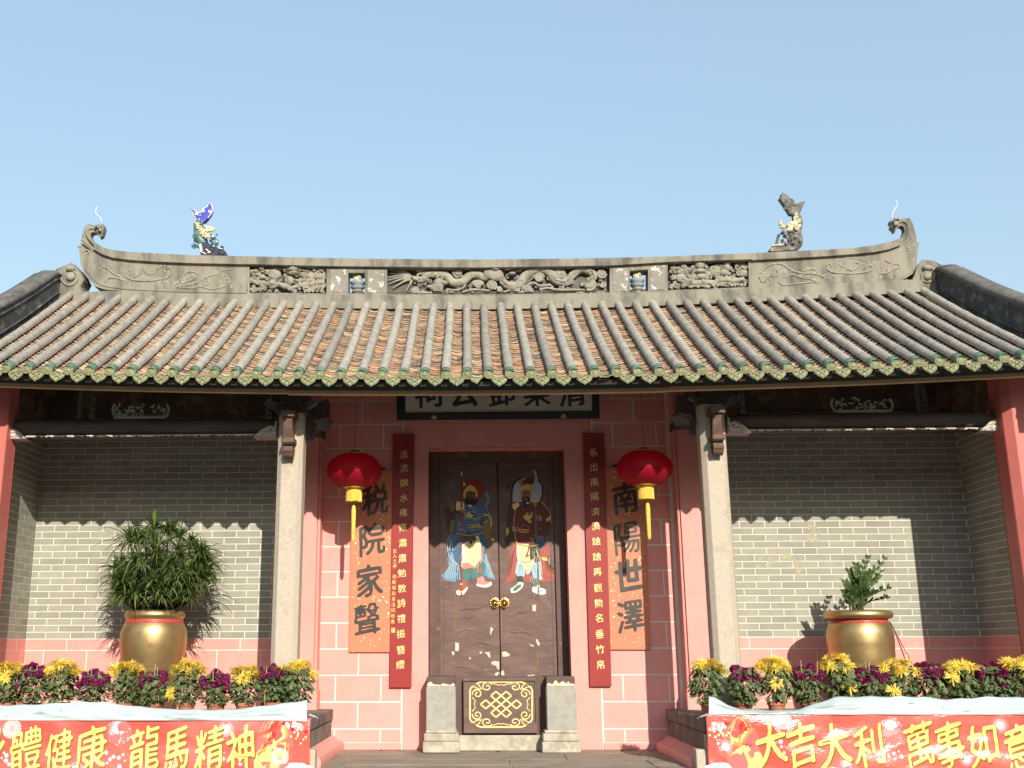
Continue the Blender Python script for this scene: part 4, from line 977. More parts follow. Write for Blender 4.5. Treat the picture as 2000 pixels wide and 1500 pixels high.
def drip(kind):
    arc = [(-0.080, 0.012), (-0.05, -0.002), (0, -0.008), (0.05, -0.002), (0.080, 0.012)]
    ol = arc + [(0.079, -0.008), (0.073, -0.034), (0.060, -0.058), (0.040, -0.076), (0.018, -0.088), (0.0, -0.102), (-0.018, -0.088), (-0.040, -0.076), (-0.060, -0.058), (-0.073, -0.034), (-0.079, -0.008)]
    if kind == 1: ol = arc + [(0.045, -0.010), (0.018, -0.040), (-0.012, -0.074), (-0.030, -0.066), (-0.055, -0.050), (-0.073, -0.030), (-0.079, -0.008)]
    if kind == 2: ol = arc + [(0.060, -0.008), (0.02, -0.016), (-0.03, -0.022), (-0.060, -0.030), (-0.076, -0.012)]
    f = lambda q, d: (q[0], -0.016+0.014*(q[0]/0.08)**2 + 0.12*q[1] - d, q[1])
    m = MB(); m.prism([f(q, 0.012) for q in ol], [f(q, 0.0) for q in ol])
    # raised rim and relief
    rim = [f((q[0]*0.88, -0.02+(q[1]+0.02)*0.86), 0.0135) for q in ol[4:]]
    m.tube(rim, 0.0035, 5)
    if kind == 0:
        for (a, b, r) in ((0, -0.035, 0.016), (-0.032, -0.022, 0.010), (0.032, -0.022, 0.010), (-0.018, -0.055, 0.008), (0.018, -0.055, 0.008), (-0.05, -0.008, 0.007), (0.05, -0.008, 0.007)):
            c = f((a, b), 0.012); m.ball(c, (r, 0.006, r), 7, 4)
    return m.mesh('drip_tile', M['glaze'], 40)
drips = [drip(0), drip(1), drip(2)]
def nearest_gap(px): 
    X = P(px, 748, YE)[0]; return min(range(51), key=lambda i: abs((rows[i]+rows[i+1])/2-X))
broken = {nearest_gap(940): 1, nearest_gap(1184): 2}
for i in range(51):
    x = (rows[i]+rows[i+1])/2; p = RF(x, -0.004, -0.03)
    o = link('drip_tile', drips[broken.get(i, 0)], roof, loc=(p[0], p[1], p[2]+0.006)); o.rotation_euler = (rng.uniform(-0.06, 0.06), rng.uniform(-0.05, 0.05), rng.uniform(-0.06, 0.06))
# pan tiles
EXPO = 34
def pan_geo(mb, c, tilt, wj, sc=1.0):
    """concave clay tile; c = centre of its lower edge"""
    n = 5; hw = 0.068*sc; th = 0.012
    v = []
    for (dy, lift) in ((0.0, 0.0), (0.125, -0.004)):
        for lay in (0, 1):
            for k in range(n):
                u = -1+2*k/(n-1); sag = 0.020*(u*u)
                yy = dy; zz = sag + lift - lay*th
                v.append((c[0]+u*hw+wj*dy, c[1]+yy*math.cos(tilt)-zz*math.sin(tilt)*0.6, c[2]+yy*math.sin(tilt)+zz))
    f = []
    for k in range(n-1):
        f.append((k, k+1, 2*n+k+1, 2*n+k)); f.append((n+k+1, n+k, 3*n+k, 3*n+k+1)); f.append((n+k, n+k+1, k+1, k))
    mb.add(v, f)
rest = MB(); indiv = 0
one = MB(); pan_geo(one, (0, 0, 0), 0.60, 0.0); pan_mesh = one.mesh('pan_tile', M['pan'])
for i in range(51):
    x = (rows[i]+rows[i+1])/2
    ph = rng.uniform(-0.3, 0.3)
    for k in range(EXPO):
        t = (k+0.15+ph*0.5)/EXPO*0.985
        p = RF(x, max(t, 0.0), -0.040+rng.uniform(-0.003, 0.003))
        sl = math.atan2(RF(x, t+0.02)[2]-RF(x, t)[2], (YT-YE)*0.02)-0.17+rng.uniform(-0.02, 0.02)
        if k < 6 and indiv < 300:
            o = link('pan_tile', pan_mesh, roof, loc=(p[0]+rng.uniform(-0.003, 0.003), p[1], p[2])); o.rotation_euler = (sl-0.60, 0, rng.uniform(-0.05, 0.05)); indiv += 1
        else:
            pan_geo(rest, (p[0]+rng.uniform(-0.004, 0.004), p[1], p[2]), sl, rng.uniform(-0.05, 0.05))
HP('pan_tiles_above', rest, M['pan'], roof, smooth=30, kind='stuff')
# fascia board, in three lengths, with a tan batten below and painted scallops
segs = [(X0, P(555, 765, 9.86)[0]), (P(556, 765, 9.86)[0], P(1310, 765, 9.86)[0]), (P(1311, 765, 9.86)[0], X1)]
YFa = 10.02; _x = P(920, 760, YFa)[0]; FT, FB, BB = -0.03, P(920, 762.5, YFa)[2]-ZE(_x), P(920, 769, YFa-0.02)[2]-ZE(_x)
def strip(mb, x0, x1, y0, y1, za, zb, mi=0, n=24, off=0.0):
    for k in range(n):
        a, b = x0+(x1-x0)*k/n, x0+(x1-x0)*(k+1)/n
        A, B = ZE(a)+off, ZE(b)+off
        mb.hexa([(a,y0,A+za),(b,y0,B+za),(b,y1,B+za),(a,y1,A+za),(a,y0,A+zb),(b,y0,B+zb),(b,y1,B+zb),(a,y1,A+zb)], mi)
for si, (a, b) in enumerate(segs):
    off = (0.006, -0.004, 0.002)[si]
    m = MB(); strip(m, a, b, YFa, YFa+0.035, FB, FT, 0, off=off); fb = HP('fascia_board', m, M['fasciabrown'], roof)
    m = MB(); strip(m, a, b, YFa-0.02, YFa+0.04, BB, FB-0.001, 0, off=off); HP('fascia_batten', m, M['batten'], roof)
    m = MB()
    for i in range(51):
        x = (rows[i]+rows[i+1])/2
        if a+0.05 < x < b-0.05:
            z0 = ZE(x)+off
            wd = 0.096; hF = FT-FB; lo = FB+0.012
            ol = [(-wd, FT-0.002), (wd, FT-0.002), (wd*0.97, FB+hF*0.42), (wd*0.60, FB+hF*0.34), (wd*0.35, FB+hF*0.16), (wd*0.12, lo), (-wd*0.12, lo), (-wd*0.35, FB+hF*0.16), (-wd*0.60, FB+hF*0.34), (-wd*0.97, FB+hF*0.42)]
            m.flat([(x+u, YFa-0.002, z0+v) for u, v in ol], 0)
            m.tube([(x+0.1009, YFa-0.004, z0+FB+hF*0.75), (x+0.1009, YFa-0.004, z0+FB+hF*0.45)], [0.008, 0.003], 5, 1)
    HP('fascia_scallops', m, [M['fascia'], M['pinkdark']], roof)
# rafters behind the fascia
m = MB()
for i in range(0, 52, 2):
    x = rows[i]; a, b = RF(x, 0.09, -0.16), RF(x, 1.0, -0.16)
    m.tube([a, b], 0.035, 6)
HP('rafters', m, M['darkwood'], roof)

# ------------------------------------------------------------------ ridge
YR = 12.25
RPt = lambda px, py, d=0.0: P(px, py, YR+d)
def zr_prism(mb, pts, y0, y1, m=0):
    f = [RPt(a, b) for a, b in pts]
    mb.prism([(x, y0, z) for x, y, z in f], [(x, y1, z) for x, y, z in f], m)
top = lambda px: float(np.interp(px, [200, 330, 480, 700, 920, 1150, 1300, 1460, 1560, 1700], [488, 498, 503, 507.5, 509.5, 507, 503.5, 497, 492.5, 482]))
cop = lambda px: float(np.interp(px, [200, 330, 480, 640, 920, 1190, 1300, 1460, 1560, 1700], [506, 513, 518, 522, 525, 521, 514, 509, 506, 497]))
bot = lambda px: float(np.interp(px, [200, 330, 480, 640, 920, 1190, 1300, 1460, 1560, 1700, 1790], [570, 574, 577, 578.5, 581, 577, 573, 566, 561, 553, 546]))
pin = lambda px: bot(px)-5
def band(mb, x0, x1, fa, fb, y0, y1, m=0, n=8):
    xs = [x0+(x1-x0)*k/n for k in range(n+1)]
    zr_prism(mb, [(x, fa(x)) for x in xs] + [(x, fb(x)) for x in xs[::-1]], y0, y1, m)
m = MB()
xA, xB = 482, 1467
band(m, xA, xB, top, cop, YR-0.045, YR+0.26, 0, 24)                 # coping
band(m, xA, xB, pin, bot, YR-0.01, YR+0.22, 0, 24)                  # bottom strip
solids = [(482, 487), (637.5, 680), (712.5, 756), (1191, 1230), (1266, 1304), (1462.5, 1467)]
for a, b in solids: band(m, a, b, lambda x: cop(x)+0.05, lambda x: pin(x)-0.05, YR, YR+0.21, 0, 2)
for a, b in ((680, 712.5), (1230, 1266)): band(m, a-0.02, b+0.02, lambda x: cop(x)+0.05, lambda x: cop(x)+10, YR, YR+0.21, 0, 2)
ridge = HP('ridge', m, M['ridge'])
m = MB(); lob = lambda px: bot(px)+26
band(m, 165, 1800, lambda x: bot(x)+0.1 if 200 < x < 1790 else bot(x)+3, lob, YR-0.055, YR+0.3, 0, 30); HP('ridge_foot', m, M['ridge'], ridge)
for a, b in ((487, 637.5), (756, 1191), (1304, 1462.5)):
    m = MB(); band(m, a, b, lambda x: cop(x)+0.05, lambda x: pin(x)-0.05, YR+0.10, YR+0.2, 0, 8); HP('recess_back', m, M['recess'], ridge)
for a, b in ((646, 676), (718, 750), (1197, 1226), (1271, 1300)):
    m = MB(); band(m, a, b, lambda x: cop(x)+4, lambda x: pin(x)-3, YR-0.004, YR+0.02, 0, 2); HP('flaking_panel', m, M['flake'], ridge)
# ceramic balusters in the two openings
for c in (696.5, 1248):
    bs = RPt(c, pin(c)); tp = RPt(c, cop(c)+10); H = tp[2]-bs[2]; yb = YR+0.11
    m = MB(); f = lambda v: bs[2]+H*v
    m.lathe([(0.07, 0), (0.068, 0.03*H), (0.05, 0.12*H), (0.075, 0.22*H), (0.06, 0.30*H)], (bs[0], yb, bs[2]-0.002), 12)
    m.lathe([(0.04, 0.28*H), (0.085, 0.40*H), (0.09, 0.46*H), (0.05, 0.5*H), (0.092, 0.60*H), (0.095, 0.68*H), (0.06, 0.70*H)], (bs[0], yb, bs[2]), 12, 1)
    m.box(bs[0]-0.05, bs[0]+0.05, yb-0.05, yb+0.05, f(0.69), f(1.02), 0)
    m.ball((bs[0]-0.01, yb-0.05, f(0.80)), (0.035, 0.02, 0.03), 8, 5, 2); m.ball((bs[0]+0.02, yb-0.05, f(0.9)), (0.025, 0.02, 0.02), 8, 5, 2)
    HP('ceramic_baluster', m, [M['relief'], M['bluegrey'], M['cream_glaze']], ridge, smooth=50)

# dragon relief
def DZ(u, v): return (750+u/4.444, 500+v/4.444)
class Relief:
    def __init__(s, fn, base): s.m = MB(); s.fn = fn; s.base = base
    def p(s, u, v, d=0.0):
        q = P(*s.fn(u, v), s.base); return (q[0], s.base-d, q[2])
    def tube(s, pts, r, d=0.0, sm=True, n=7, sq=0.8):
        pp = smooth_path(pts, 5) if sm and len(pts) > 2 else pts
        s.m.tube([s.p(u, v, d) for u, v in pp], r, n, sq=(1, sq))
    def ball(s, u, v, r, d=0.0, jit=0.0):
        s.m.ball(s.p(u, v, d), r if isinstance(r, tuple) else (r, r*0.8, r), 8, 6, jit=jit)
    def spir(s, u, v, r, w=0.011, d=0.01, sg=1, a0=0.0, turns=1.7):
        s.tube(spiral(u, v, r*0.12, r, turns, a0, 22, sg), w, d, sm=False, n=6, sq=0.9)
        s.m.ball(s.p(u, v, d-0.012), (r/4.444*0.0058, 0.02, r/4.444*0.0058), 10, 5)
D = Relief(DZ, YR+0.075)
for k, e in enumerate(((60,128),(42,155),(30,185),(28,212),(48,240),(78,280),(110,118),(190,310))):
    D.tube([(245,200),((245+e[0])/2+15,(200+e[1])/2-18),(e[0],e[1])], [0.022, 0.016, 0.006], 0.01)
body = [(250,195),(320,215),(380,170),(470,165),(540,180),(600,235),(680,230),(740,180),(810,165),(880,195),(930,150)]
D.tube(body, [0.03, 0.045, 0.05, 0.055, 0.055, 0.05, 0.04], 0.02, n=10)
for q in smooth_path(body, 4)[::1]:
    D.ball(q[0]+rng.uniform(-12, 12), q[1]+rng.uniform(-16, 16), 0.014, 0.05)
for k in range(10):
    u = 420+k*14; D.tube([(u, 150), (u+4, 115+6*(k % 3))], [0.012, 0.003], 0.03, sm=False)
for k in range(9):
    u = 740+k*13; D.tube([(u, 150), (u+4, 112+5*(k % 3))], [0.012, 0.003], 0.03, sm=False)
D.ball(480, 240, (0.075, 0.05, 0.06), 0.02, 0.1); D.ball(525, 245, (0.045, 0.045, 0.03), 0.04); D.ball(440, 280, (0.06, 0.04, 0.05), 0.015)
for k in range(7): D.tube([(430+k*14, 255), (425+k*13, 290), (440+k*11, 318)], [0.012, 0.010, 0.005], 0.05)
D.tube([(470,215),(462,195),(475,180)], [0.012, 0.006], 0.05); D.tube([(500,215),(505,192),(520,180)], [0.012, 0.006], 0.05)
# big head
D.ball(960, 110, (0.075, 0.06, 0.06), 0.06, 0.12); D.ball(1030, 100, (0.06, 0.05, 0.035), 0.07); D.ball(1075, 120, (0.05, 0.045, 0.025), 0.06); D.ball(1110, 165, (0.05, 0.04, 0.02), 0.05)
D.tube([(1060,100),(1110,85),(1150,90),(1190,140)], [0.016, 0.012, 0.007, 0.004], 0.07); D.tube([(1120,85),(1170,110),(1200,135)], [0.012, 0.004], 0.06)
for k in range(13):
    a = k/12; D.tube([(950-40*a+60*a, 110), (880+130*a, 150+20*math.sin(3*a)), (870+180*a, 190+40*math.sin(2.4*a))], [0.014, 0.016, 0.004], 0.065)
for k in range(6): D.tube([(930, 100), (880-8*k, 95-6*k), (812+10*k, 75-7*k)], [0.016, 0.012, 0.004], 0.05)
for k in range(5): D.tube([(980+14*k, 80), (975+18*k, 62), (985+22*k, 50)], [0.014, 0.005], 0.06)
body2 = [(1010,215),(1080,265),(1160,260),(1220,190),(1290,130),(1370,115),(1440,150),(1480,210),(1540,235),(1600,215),(1640,165),(1710,120),(1790,140),(1820,190),(1760,225)]
D.tube(body2, [0.04, 0.06, 0.065, 0.06, 0.065, 0.06, 0.05, 0.045, 0.05, 0.055, 0.05, 0.03], 0.02, n=10)
for j, q in enumerate(smooth_path(body2, 7)):
    for w_ in (-18, 0, 18): D.ball(q[0]+rng.uniform(-5, 5), q[1]+w_+rng.uniform(-4, 4), 0.011, 0.062-abs(w_)*0.0008)
for k in range(12): D.tube([(1270+k*16, 118-6*math.sin(k/3)), (1275+k*16, 92-6*math.sin(k/3))], [0.010, 0.003], 0.04, sm=False)
for (u, v, r, sg) in ((275,300,32,1),(640,150,46,-1),(930,265,48,1),(1000,300,22,-1),(1345,200,44,1),(1525,145,54,-1),(1785,255,56,1),(1885,160,44,-1),(1900,255,28,1),(1160,300,18,1),(820,250,34,-1)):
    D.spir(u, v, r, 0.012, 0.045, sg, rng.uniform(0, 6))
for pts in ([(560,300),(640,300),(700,270),(690,235),(620,240)], [(620,180),(690,185),(730,205)], [(680,320),(760,300),(840,300),(920,310)], [(1190,300),(1240,260),(1300,240),(1350,265),(1440,260),(1460,290)], [(1040,320),(1110,300),(1180,320),(1290,305)], [(1500,190),(1560,200),(1620,215),(1600,250),(1550,265),(1560,300)], [(1350,300),(1420,285),(1500,300),(1620,300),(1740,300)], [(280,140),(330,130),(370,150),(300,165),(290,190)], [(240,330),(330,325),(420,330)]):
    D.tube(pts, [0.012, 0.017, 0.012], 0.03)
D.ball(810, 245, (0.08, 0.04, 0.05), 0.02, 0.1)
for k in range(5): D.tube([(1200+k*16, 270), (1215+k*15, 300), (1230+k*16, 322)], [0.015, 0.008], 0.045)
r6 = random.Random(2)
for k in range(95):
    u, v = r6.uniform(250, 1930), r6.uniform(105, 325); D.tube(spiral(u, v, 3, r6.uniform(10, 22), r6.uniform(0.8, 1.5), r6.uniform(0, 6), 9, r6.choice((-1, 1))), r6.uniform(0.005, 0.009), r6.uniform(0.0, 0.035), sm=False, n=5)
for k in range(60):
    u, v = r6.uniform(250, 1930), r6.uniform(110, 325); D.ball(u, v, (r6.uniform(0.02, 0.05), 0.03, r6.uniform(0.015, 0.03)), r6.uniform(-0.01, 0.01), 0.15)
HP('dragon_relief', D.m, M['relief'], ridge, smooth=60)
# lion reliefs in the two side recesses
def curls(A, n=110):
    r6 = random.Random(4); sc_ = 1.0 if A.fn is LZ1 else 1.526
    for k in range(n):
        u, v = r6.uniform(120, 1150)*sc_+(10 if sc_ > 1 else 0), r6.uniform(170, 490)*(1 if sc_ == 1 else 1.35)
        A.tube(spiral(u, v, 3, r6.uniform(16, 34)*sc_, r6.uniform(0.7, 1.3), r6.uniform(0, 6), 8, r6.choice((-1, 1))), r6.uniform(0.005, 0.011), r6.uniform(0.015, 0.07), sm=False, n=5)
    for k in range(45):
        u, v = r6.uniform(120, 1150)*sc_+(10 if sc_ > 1 else 0), r6.uniform(170, 490)*(1 if sc_ == 1 else 1.35)
        A.ball(u, v, (r6.uniform(0.025, 0.06), 0.04, r6.uniform(0.015, 0.035)), r6.uniform(0, 0.03), 0.2)
def LZ1(u, v): return (470+u/6.897, 500+v/6.897)
A = Relief(LZ1, YR+0.08)
for k in range(7): A.tube([(860+k*42, 400), (880+k*40, 300-40*(k > 3)), (930+k*34, 215-20*(k > 3)+8*(k == 6)*3)], [0.02, 0.028, 0.012], 0.03)
A.tube([(830,420),(920,380),(1040,370),(1140,340)], [0.03, 0.03, 0.012], 0.03); A.tube([(640,460),(760,420),(880,400),(1000,440),(1120,400)], [0.02, 0.035, 0.02], 0.03)
A.ball(720, 190, (0.075, 0.06, 0.05), 0.05, 0.12); A.ball(720, 250, (0.08, 0.05, 0.03), 0.05, 0.15); A.ball(650, 190, 0.03, 0.05); A.ball(800, 180, 0.03, 0.05)
A.ball(460, 260, (0.08, 0.05, 0.09), 0.02, 0.08); A.ball(430, 380, (0.06, 0.05, 0.04), 0.03); A.ball(660, 340, (0.07, 0.05, 0.06), 0.02); A.ball(600, 420, (0.055, 0.04, 0.04), 0.03)
A.tube([(120,330),(230,370),(350,380),(430,430),(520,380),(620,450)], [0.03, 0.035, 0.03, 0.02], 0.03); A.ball(220, 240, (0.10, 0.04, 0.08), 0.0, 0.06); A.ball(300, 300, (0.05, 0.04, 0.03), 0.03)
for k in range(8): A.tube([(110+k*24, 440+6*(k % 2)), (150+k*26, 470)], [0.012, 0.006], 0.03, sm=False)
for k in range(5): A.tube([(860+k*55, 500), (930+k*48, 460-10*k), (1010+k*30, 400+10*k)], [0.018, 0.02, 0.008], 0.035)
curls(A)
HP('lion_relief', A.m, M['relief'], ridge, smooth=60)
def LZ2(u, v): return (1290+u/10.526, 500+v/10.526)
A = Relief(LZ2, YR+0.08)
A.ball(790, 220, (0.075, 0.06, 0.06), 0.05, 0.12); A.ball(800, 340, (0.075, 0.05, 0.03), 0.05, 0.12); A.ball(650, 260, 0.035, 0.04, 0.1); A.ball(910, 240, 0.025, 0.05); A.ball(660, 440, (0.05, 0.04, 0.05), 0.02); A.ball(820, 440, (0.07, 0.04, 0.04), 0.03)
A.ball(450, 300, (0.09, 0.05, 0.09), 0.01, 0.06); A.ball(250, 260, (0.05, 0.04, 0.05), 0.02); A.ball(420, 460, (0.08, 0.05, 0.05), 0.02); A.ball(960, 430, (0.06, 0.04, 0.07), 0.02)
A.ball(1120, 330, (0.09, 0.05, 0.08), 0.02, 0.06); A.ball(1280, 360, (0.06, 0.05, 0.05), 0.03); A.ball(1350, 260, (0.05, 0.05, 0.05), 0.03); A.ball(1350, 180, (0.05, 0.04, 0.025), 0.04); A.ball(1650, 190, (0.09, 0.04, 0.04), 0.0); A.ball(1690, 360, (0.06, 0.05, 0.05), 0.02)
A.tube([(250,470),(420,450),(600,560),(800,570),(960,560),(1080,560)], [0.03, 0.04, 0.04, 0.03], 0.03); A.tube([(1050,640),(1150,540),(1300,500),(1500,520),(1700,500)], [0.03, 0.04, 0.035, 0.03], 0.03)
A.tube([(1450,330),(1550,300),(1650,260)], [0.02, 0.012], 0.03); A.tube([(190,690),(260,620),(350,620)], [0.03, 0.02], 0.03); A.tube([(1000,270),(1100,220),(1230,200)], [0.012, 0.012], 0.04)
for k in range(9): A.tube([(1150+k*70, 640), (1210+k*65, 590), (1280+k*55, 560+8*k)], [0.018, 0.012], 0.035)
for k in range(6): A.tube([(180+k*26, 220+10*k), (230+k*30, 300), (250+k*30, 380)], [0.014, 0.008], 0.03)
A.tube([(560,650),(800,620),(1000,660)], [0.02, 0.025], 0.03)
curls(A)
HP('lion_relief', A.m, M['relief'], ridge, smooth=60)

# curled end pieces
def EZL(u, v): return (120+u/5.882, 390+v/5.882)
def EZR(u, v): return (1460+u/5.263, 420+v/5.263)
outL = [(2130,667),(1500,655),(1000,630),(700,610),(560,587),(480,560),(400,510),(340,450),(312,390),(322,358),(358,350),(395,370),(412,402),(440,390),(458,350),(470,300),(462,265),(430,258),(390,285),(340,275),(290,262),(248,296),(222,370),(206,450),(196,522),(165,516),(188,552),(212,610),(220,680),(224,745),(240,795),(275,855),(332,938),(400,1000),(500,1032),(700,1052),(1000,1072),(1400,1087),(2130,1098)]
outR = [(35,408),(500,385),(800,372),(1100,352),(1300,325),(1450,292),(1560,255),(1610,205),(1635,150),(1632,110),(1610,88),(1575,95),(1555,130),(1540,152),(1522,120),(1498,105),(1505,75),(1488,45),(1502,20),(1540,30),(1600,20),(1685,8),(1712,50),(1738,120),(1755,200),(1758,255),(1792,268),(1758,305),(1748,380),(1742,470),(1735,530),(1700,600),(1640,640),(1540,690),(1400,715),(1100,738),(700,762),(35,780)]
for nm, ol, fn, chk in (('left', outL, EZL, None), ('right', outR, EZR, None)):
    fr = [P(*fn(u, v), YR) for u, v in ol]
    horn = [(u < 500 and v < 575) if nm == 'left' else (u > 1440 and v < 270) for u, v in ol]
    m = MB(); m.prism([(x, YR+(0.065 if h_ else 0), z) for (x, y, z), h_ in zip(fr, horn)], [(x, YR+(0.155 if h_ else 0.22), z) for (x, y, z), h_ in zip(fr, horn)]); end = HP('ridge_end', m, M['ridge'], bevel=0.008)
    E_ = Relief(fn, YR)
    if nm == 'left':
        cl = [(2130,755),(1500,742),(1100,725),(800,705),(600,680),(480,640),(380,580),(300,510),(240,460)]
        tl = [(2130,690),(1500,676),(1000,655),(700,636),(540,606),(440,555),(350,490),(300,430),(275,380),(285,330),(330,310),(390,325)]
        bl = [(2130,1070),(1400,1058),(1000,1040),(700,1020),(500,990),(400,940),(320,850),(265,790)]
    else:
        cl = [(35,475),(500,452),(800,435),(1100,412),(1300,392),(1450,362),(1560,320),(1640,260)]
        tl = [(35,430),(500,408),(800,394),(1100,375),(1300,348),(1460,315),(1580,272),(1640,210),(1668,140),(1660,80),(1620,50),(1560,60)]
        bl = [(35,762),(700,742),(1100,716),(1400,692),(1540,665),(1640,610),(1700,560)]
    E_.tube(cl, 0.014, 0.0); E_.tube(bl, 0.012, 0.0)
    E_.tube(tl, [0.03, 0.03, 0.03, 0.03, 0.028, 0.026, 0.024, 0.02], -0.10, n=10, sq=2.4)
    HP('ridge_moulding', E_.m, M['ridge'], end, smooth=60)
    nn_ = 7
    up_ = ol[:nn_]; dn_ = cl[:nn_] if nm == 'left' else cl[:7]
    cf = [P(*fn(u, v), YR) for u, v in up_+dn_[::-1]]
    m = MB(); m.prism([(x, YR-0.045, z+(0.004 if i < nn_ else 0)) for i, (x, y, z) in enumerate(cf)], [(x, YR+0.26, z+(0.004 if i < nn_ else 0)) for i, (x, y, z) in enumerate(cf)]); HP('ridge_coping', m, M['ridge'], end)
    E_ = Relief(fn, YR)
    if nm == 'left':
        sc = [([(745,850),(760,895),(830,925),(960,935),(1100,925),(1210,900),(1265,850),(1270,800),(1220,785),(1180,810),(1195,840)], 0.010), ([(745,850),(770,805),(800,820),(790,850)], 0.009), ([(830,890),(900,860),(930,800),(960,820),(1000,855),(1060,845),(1120,790),(1200,755)], 0.009), ([(920,850),(915,800),(950,780),(965,810)], 0.008),
            ([(440,800),(470,770),(520,790),(600,850),(700,900)], 0.009), ([(500,950),(540,905),(620,900),(740,930)], 0.010), ([(520,770),(560,750),(580,790)], 0.008), ([(1280,990),(1350,930),(1400,880),(1480,830),(1560,850),(1540,900),(1470,930),(1380,960)], 0.009), ([(1330,1000),(1500,970),(1620,920),(1700,880),(1800,850)], 0.009), ([(1350,1010),(1480,1020),(1600,1000),(1720,1030),(1800,1020),(1900,990)], 0.008), ([(1680,930),(1700,970),(1640,980)], 0.008), ([(1850,900),(1880,870),(1910,900),(1880,925)], 0.008), ([(1780,860),(1840,820),(1960,800)], 0.008), ([(240,610),(290,580),(320,610),(280,630)], 0.009), ([(340,600),(370,570),(400,600)], 0.009)]
    else:
        sc = [([(810,510),(820,560),(880,590),(1000,602),(1120,600),(1220,585),(1280,560),(1275,520),(1250,525)], 0.010), ([(810,510),(850,500),(860,530)], 0.009), ([(940,505),(1000,540),(1070,570),(1130,540),(1150,500),(1110,490)], 0.009), ([(130,600),(200,530),(300,500),(380,520),(450,570),(560,600),(700,610),(790,640)], 0.010), ([(300,570),(315,610),(270,630),(240,610)], 0.009), ([(390,640),(450,610),(540,640),(640,660),(720,680)], 0.009), ([(120,640),(150,690),(190,660),(220,630),(260,640)], 0.009), ([(310,690),(360,720),(440,715),(560,700),(700,690)], 0.008), ([(180,700),(210,660),(250,680)], 0.008), ([(1340,600),(1420,600),(1500,560),(1560,540),(1540,500),(1500,510)], 0.009), ([(1360,540),(1400,530),(1380,570)], 0.008), ([(1480,640),(1500,610),(1520,630)], 0.008), ([(1420,470),(1460,495),(1480,460)], 0.008), ([(560,580),(620,560),(690,560),(720,600)], 0.009), ([(1640,330),(1660,350),(1640,370)], 0.010), ([(960,420),(1100,450),(1240,440)], 0.007)]
    for pts, r in sc: E_.tube(pts, r*1.35, -0.003, n=6, sq=1.0)
    r9 = random.Random(12)
    for k in range(34):
        if nm == 'left': u = r9.uniform(500, 1980); v = r9.uniform(780, 960)+(u-500)*0.035
        else: u = r9.uniform(120, 1500); v = r9.uniform(520, 690)-(u-120)*0.03
        E_.tube(spiral(u, v, 4, r9.uniform(22, 50), r9.uniform(0.5, 1.1), r9.uniform(0, 6), 12, r9.choice((-1, 1))), r9.uniform(0.006, 0.010), -0.004, sm=False, n=6, sq=0.9)
    HP('scroll_relief', E_.m, M['relief'], end, smooth=60, kind='stuff')
    # beast head at the tip, with a thin white feeler
    hp = (425, 315) if nm == 'left' else (1530, 70)
    E_ = Relief(fn, YR+0.02)
    for k in range(16): E_.ball(hp[0]+rng.uniform(-30, 30), hp[1]+rng.uniform(-30, 35), rng.uniform(0.012, 0.024), rng.uniform(-0.05, 0.02), 0.2)
    HP('beast_head', E_.m, M['relief'], end, smooth=60)
    m = MB()
    wpts = [(458,250),(450,210),(420,180),(395,150),(398,110),(412,80)] if nm == 'left' else [(1488,30),(1492,-20),(1512,-60),(1540,-100),(1530,-140),(1522,-165)]
    m.tube([P(*fn(u, v), YR+0.08) for u, v in smooth_path(wpts, 6)], 0.0045, 6); HP('feeler_wire', m, M['wire'], end)
    # scroll stone between the ridge end and the gable
    px = [(112,600),(112,528),(128,521),(140,516),(152,522),(160,535),(166,548),(160,560),(172,600)] if nm == 'left' else [(1838,590),(1836,520),(1822,512),(1800,510),(1790,520),(1784,540),(1778,552),(1790,565),(1788,590)]
    fr = [P(a, b, YR) for a, b in px]
    m = MB(); m.prism([(x, YR-0.02, z) for x, y, z in fr], [(x, YR+0.2, z) for x, y, z in fr]); cs = HP('corner_stone', m, M['ridge'], bevel=0.012)
    E_ = Relief(lambda u, v: (u, v), YR-0.03)
    c = (138, 540) if nm == 'left' else (1810, 538)
    E_.tube(spiral(c[0], c[1], 2, 20, 1.4, 0.6, 22, 1 if nm == 'left' else -1), 0.012, 0.0, sm=False); E_.ball(c[0], c[1]-14, (0.06, 0.06, 0.04), 0.0); E_.ball(c[0], c[1], (0.06, 0.04, 0.06), 0.0)
    HP('stone_scroll', E_.m, M['relief'], cs, smooth=60)

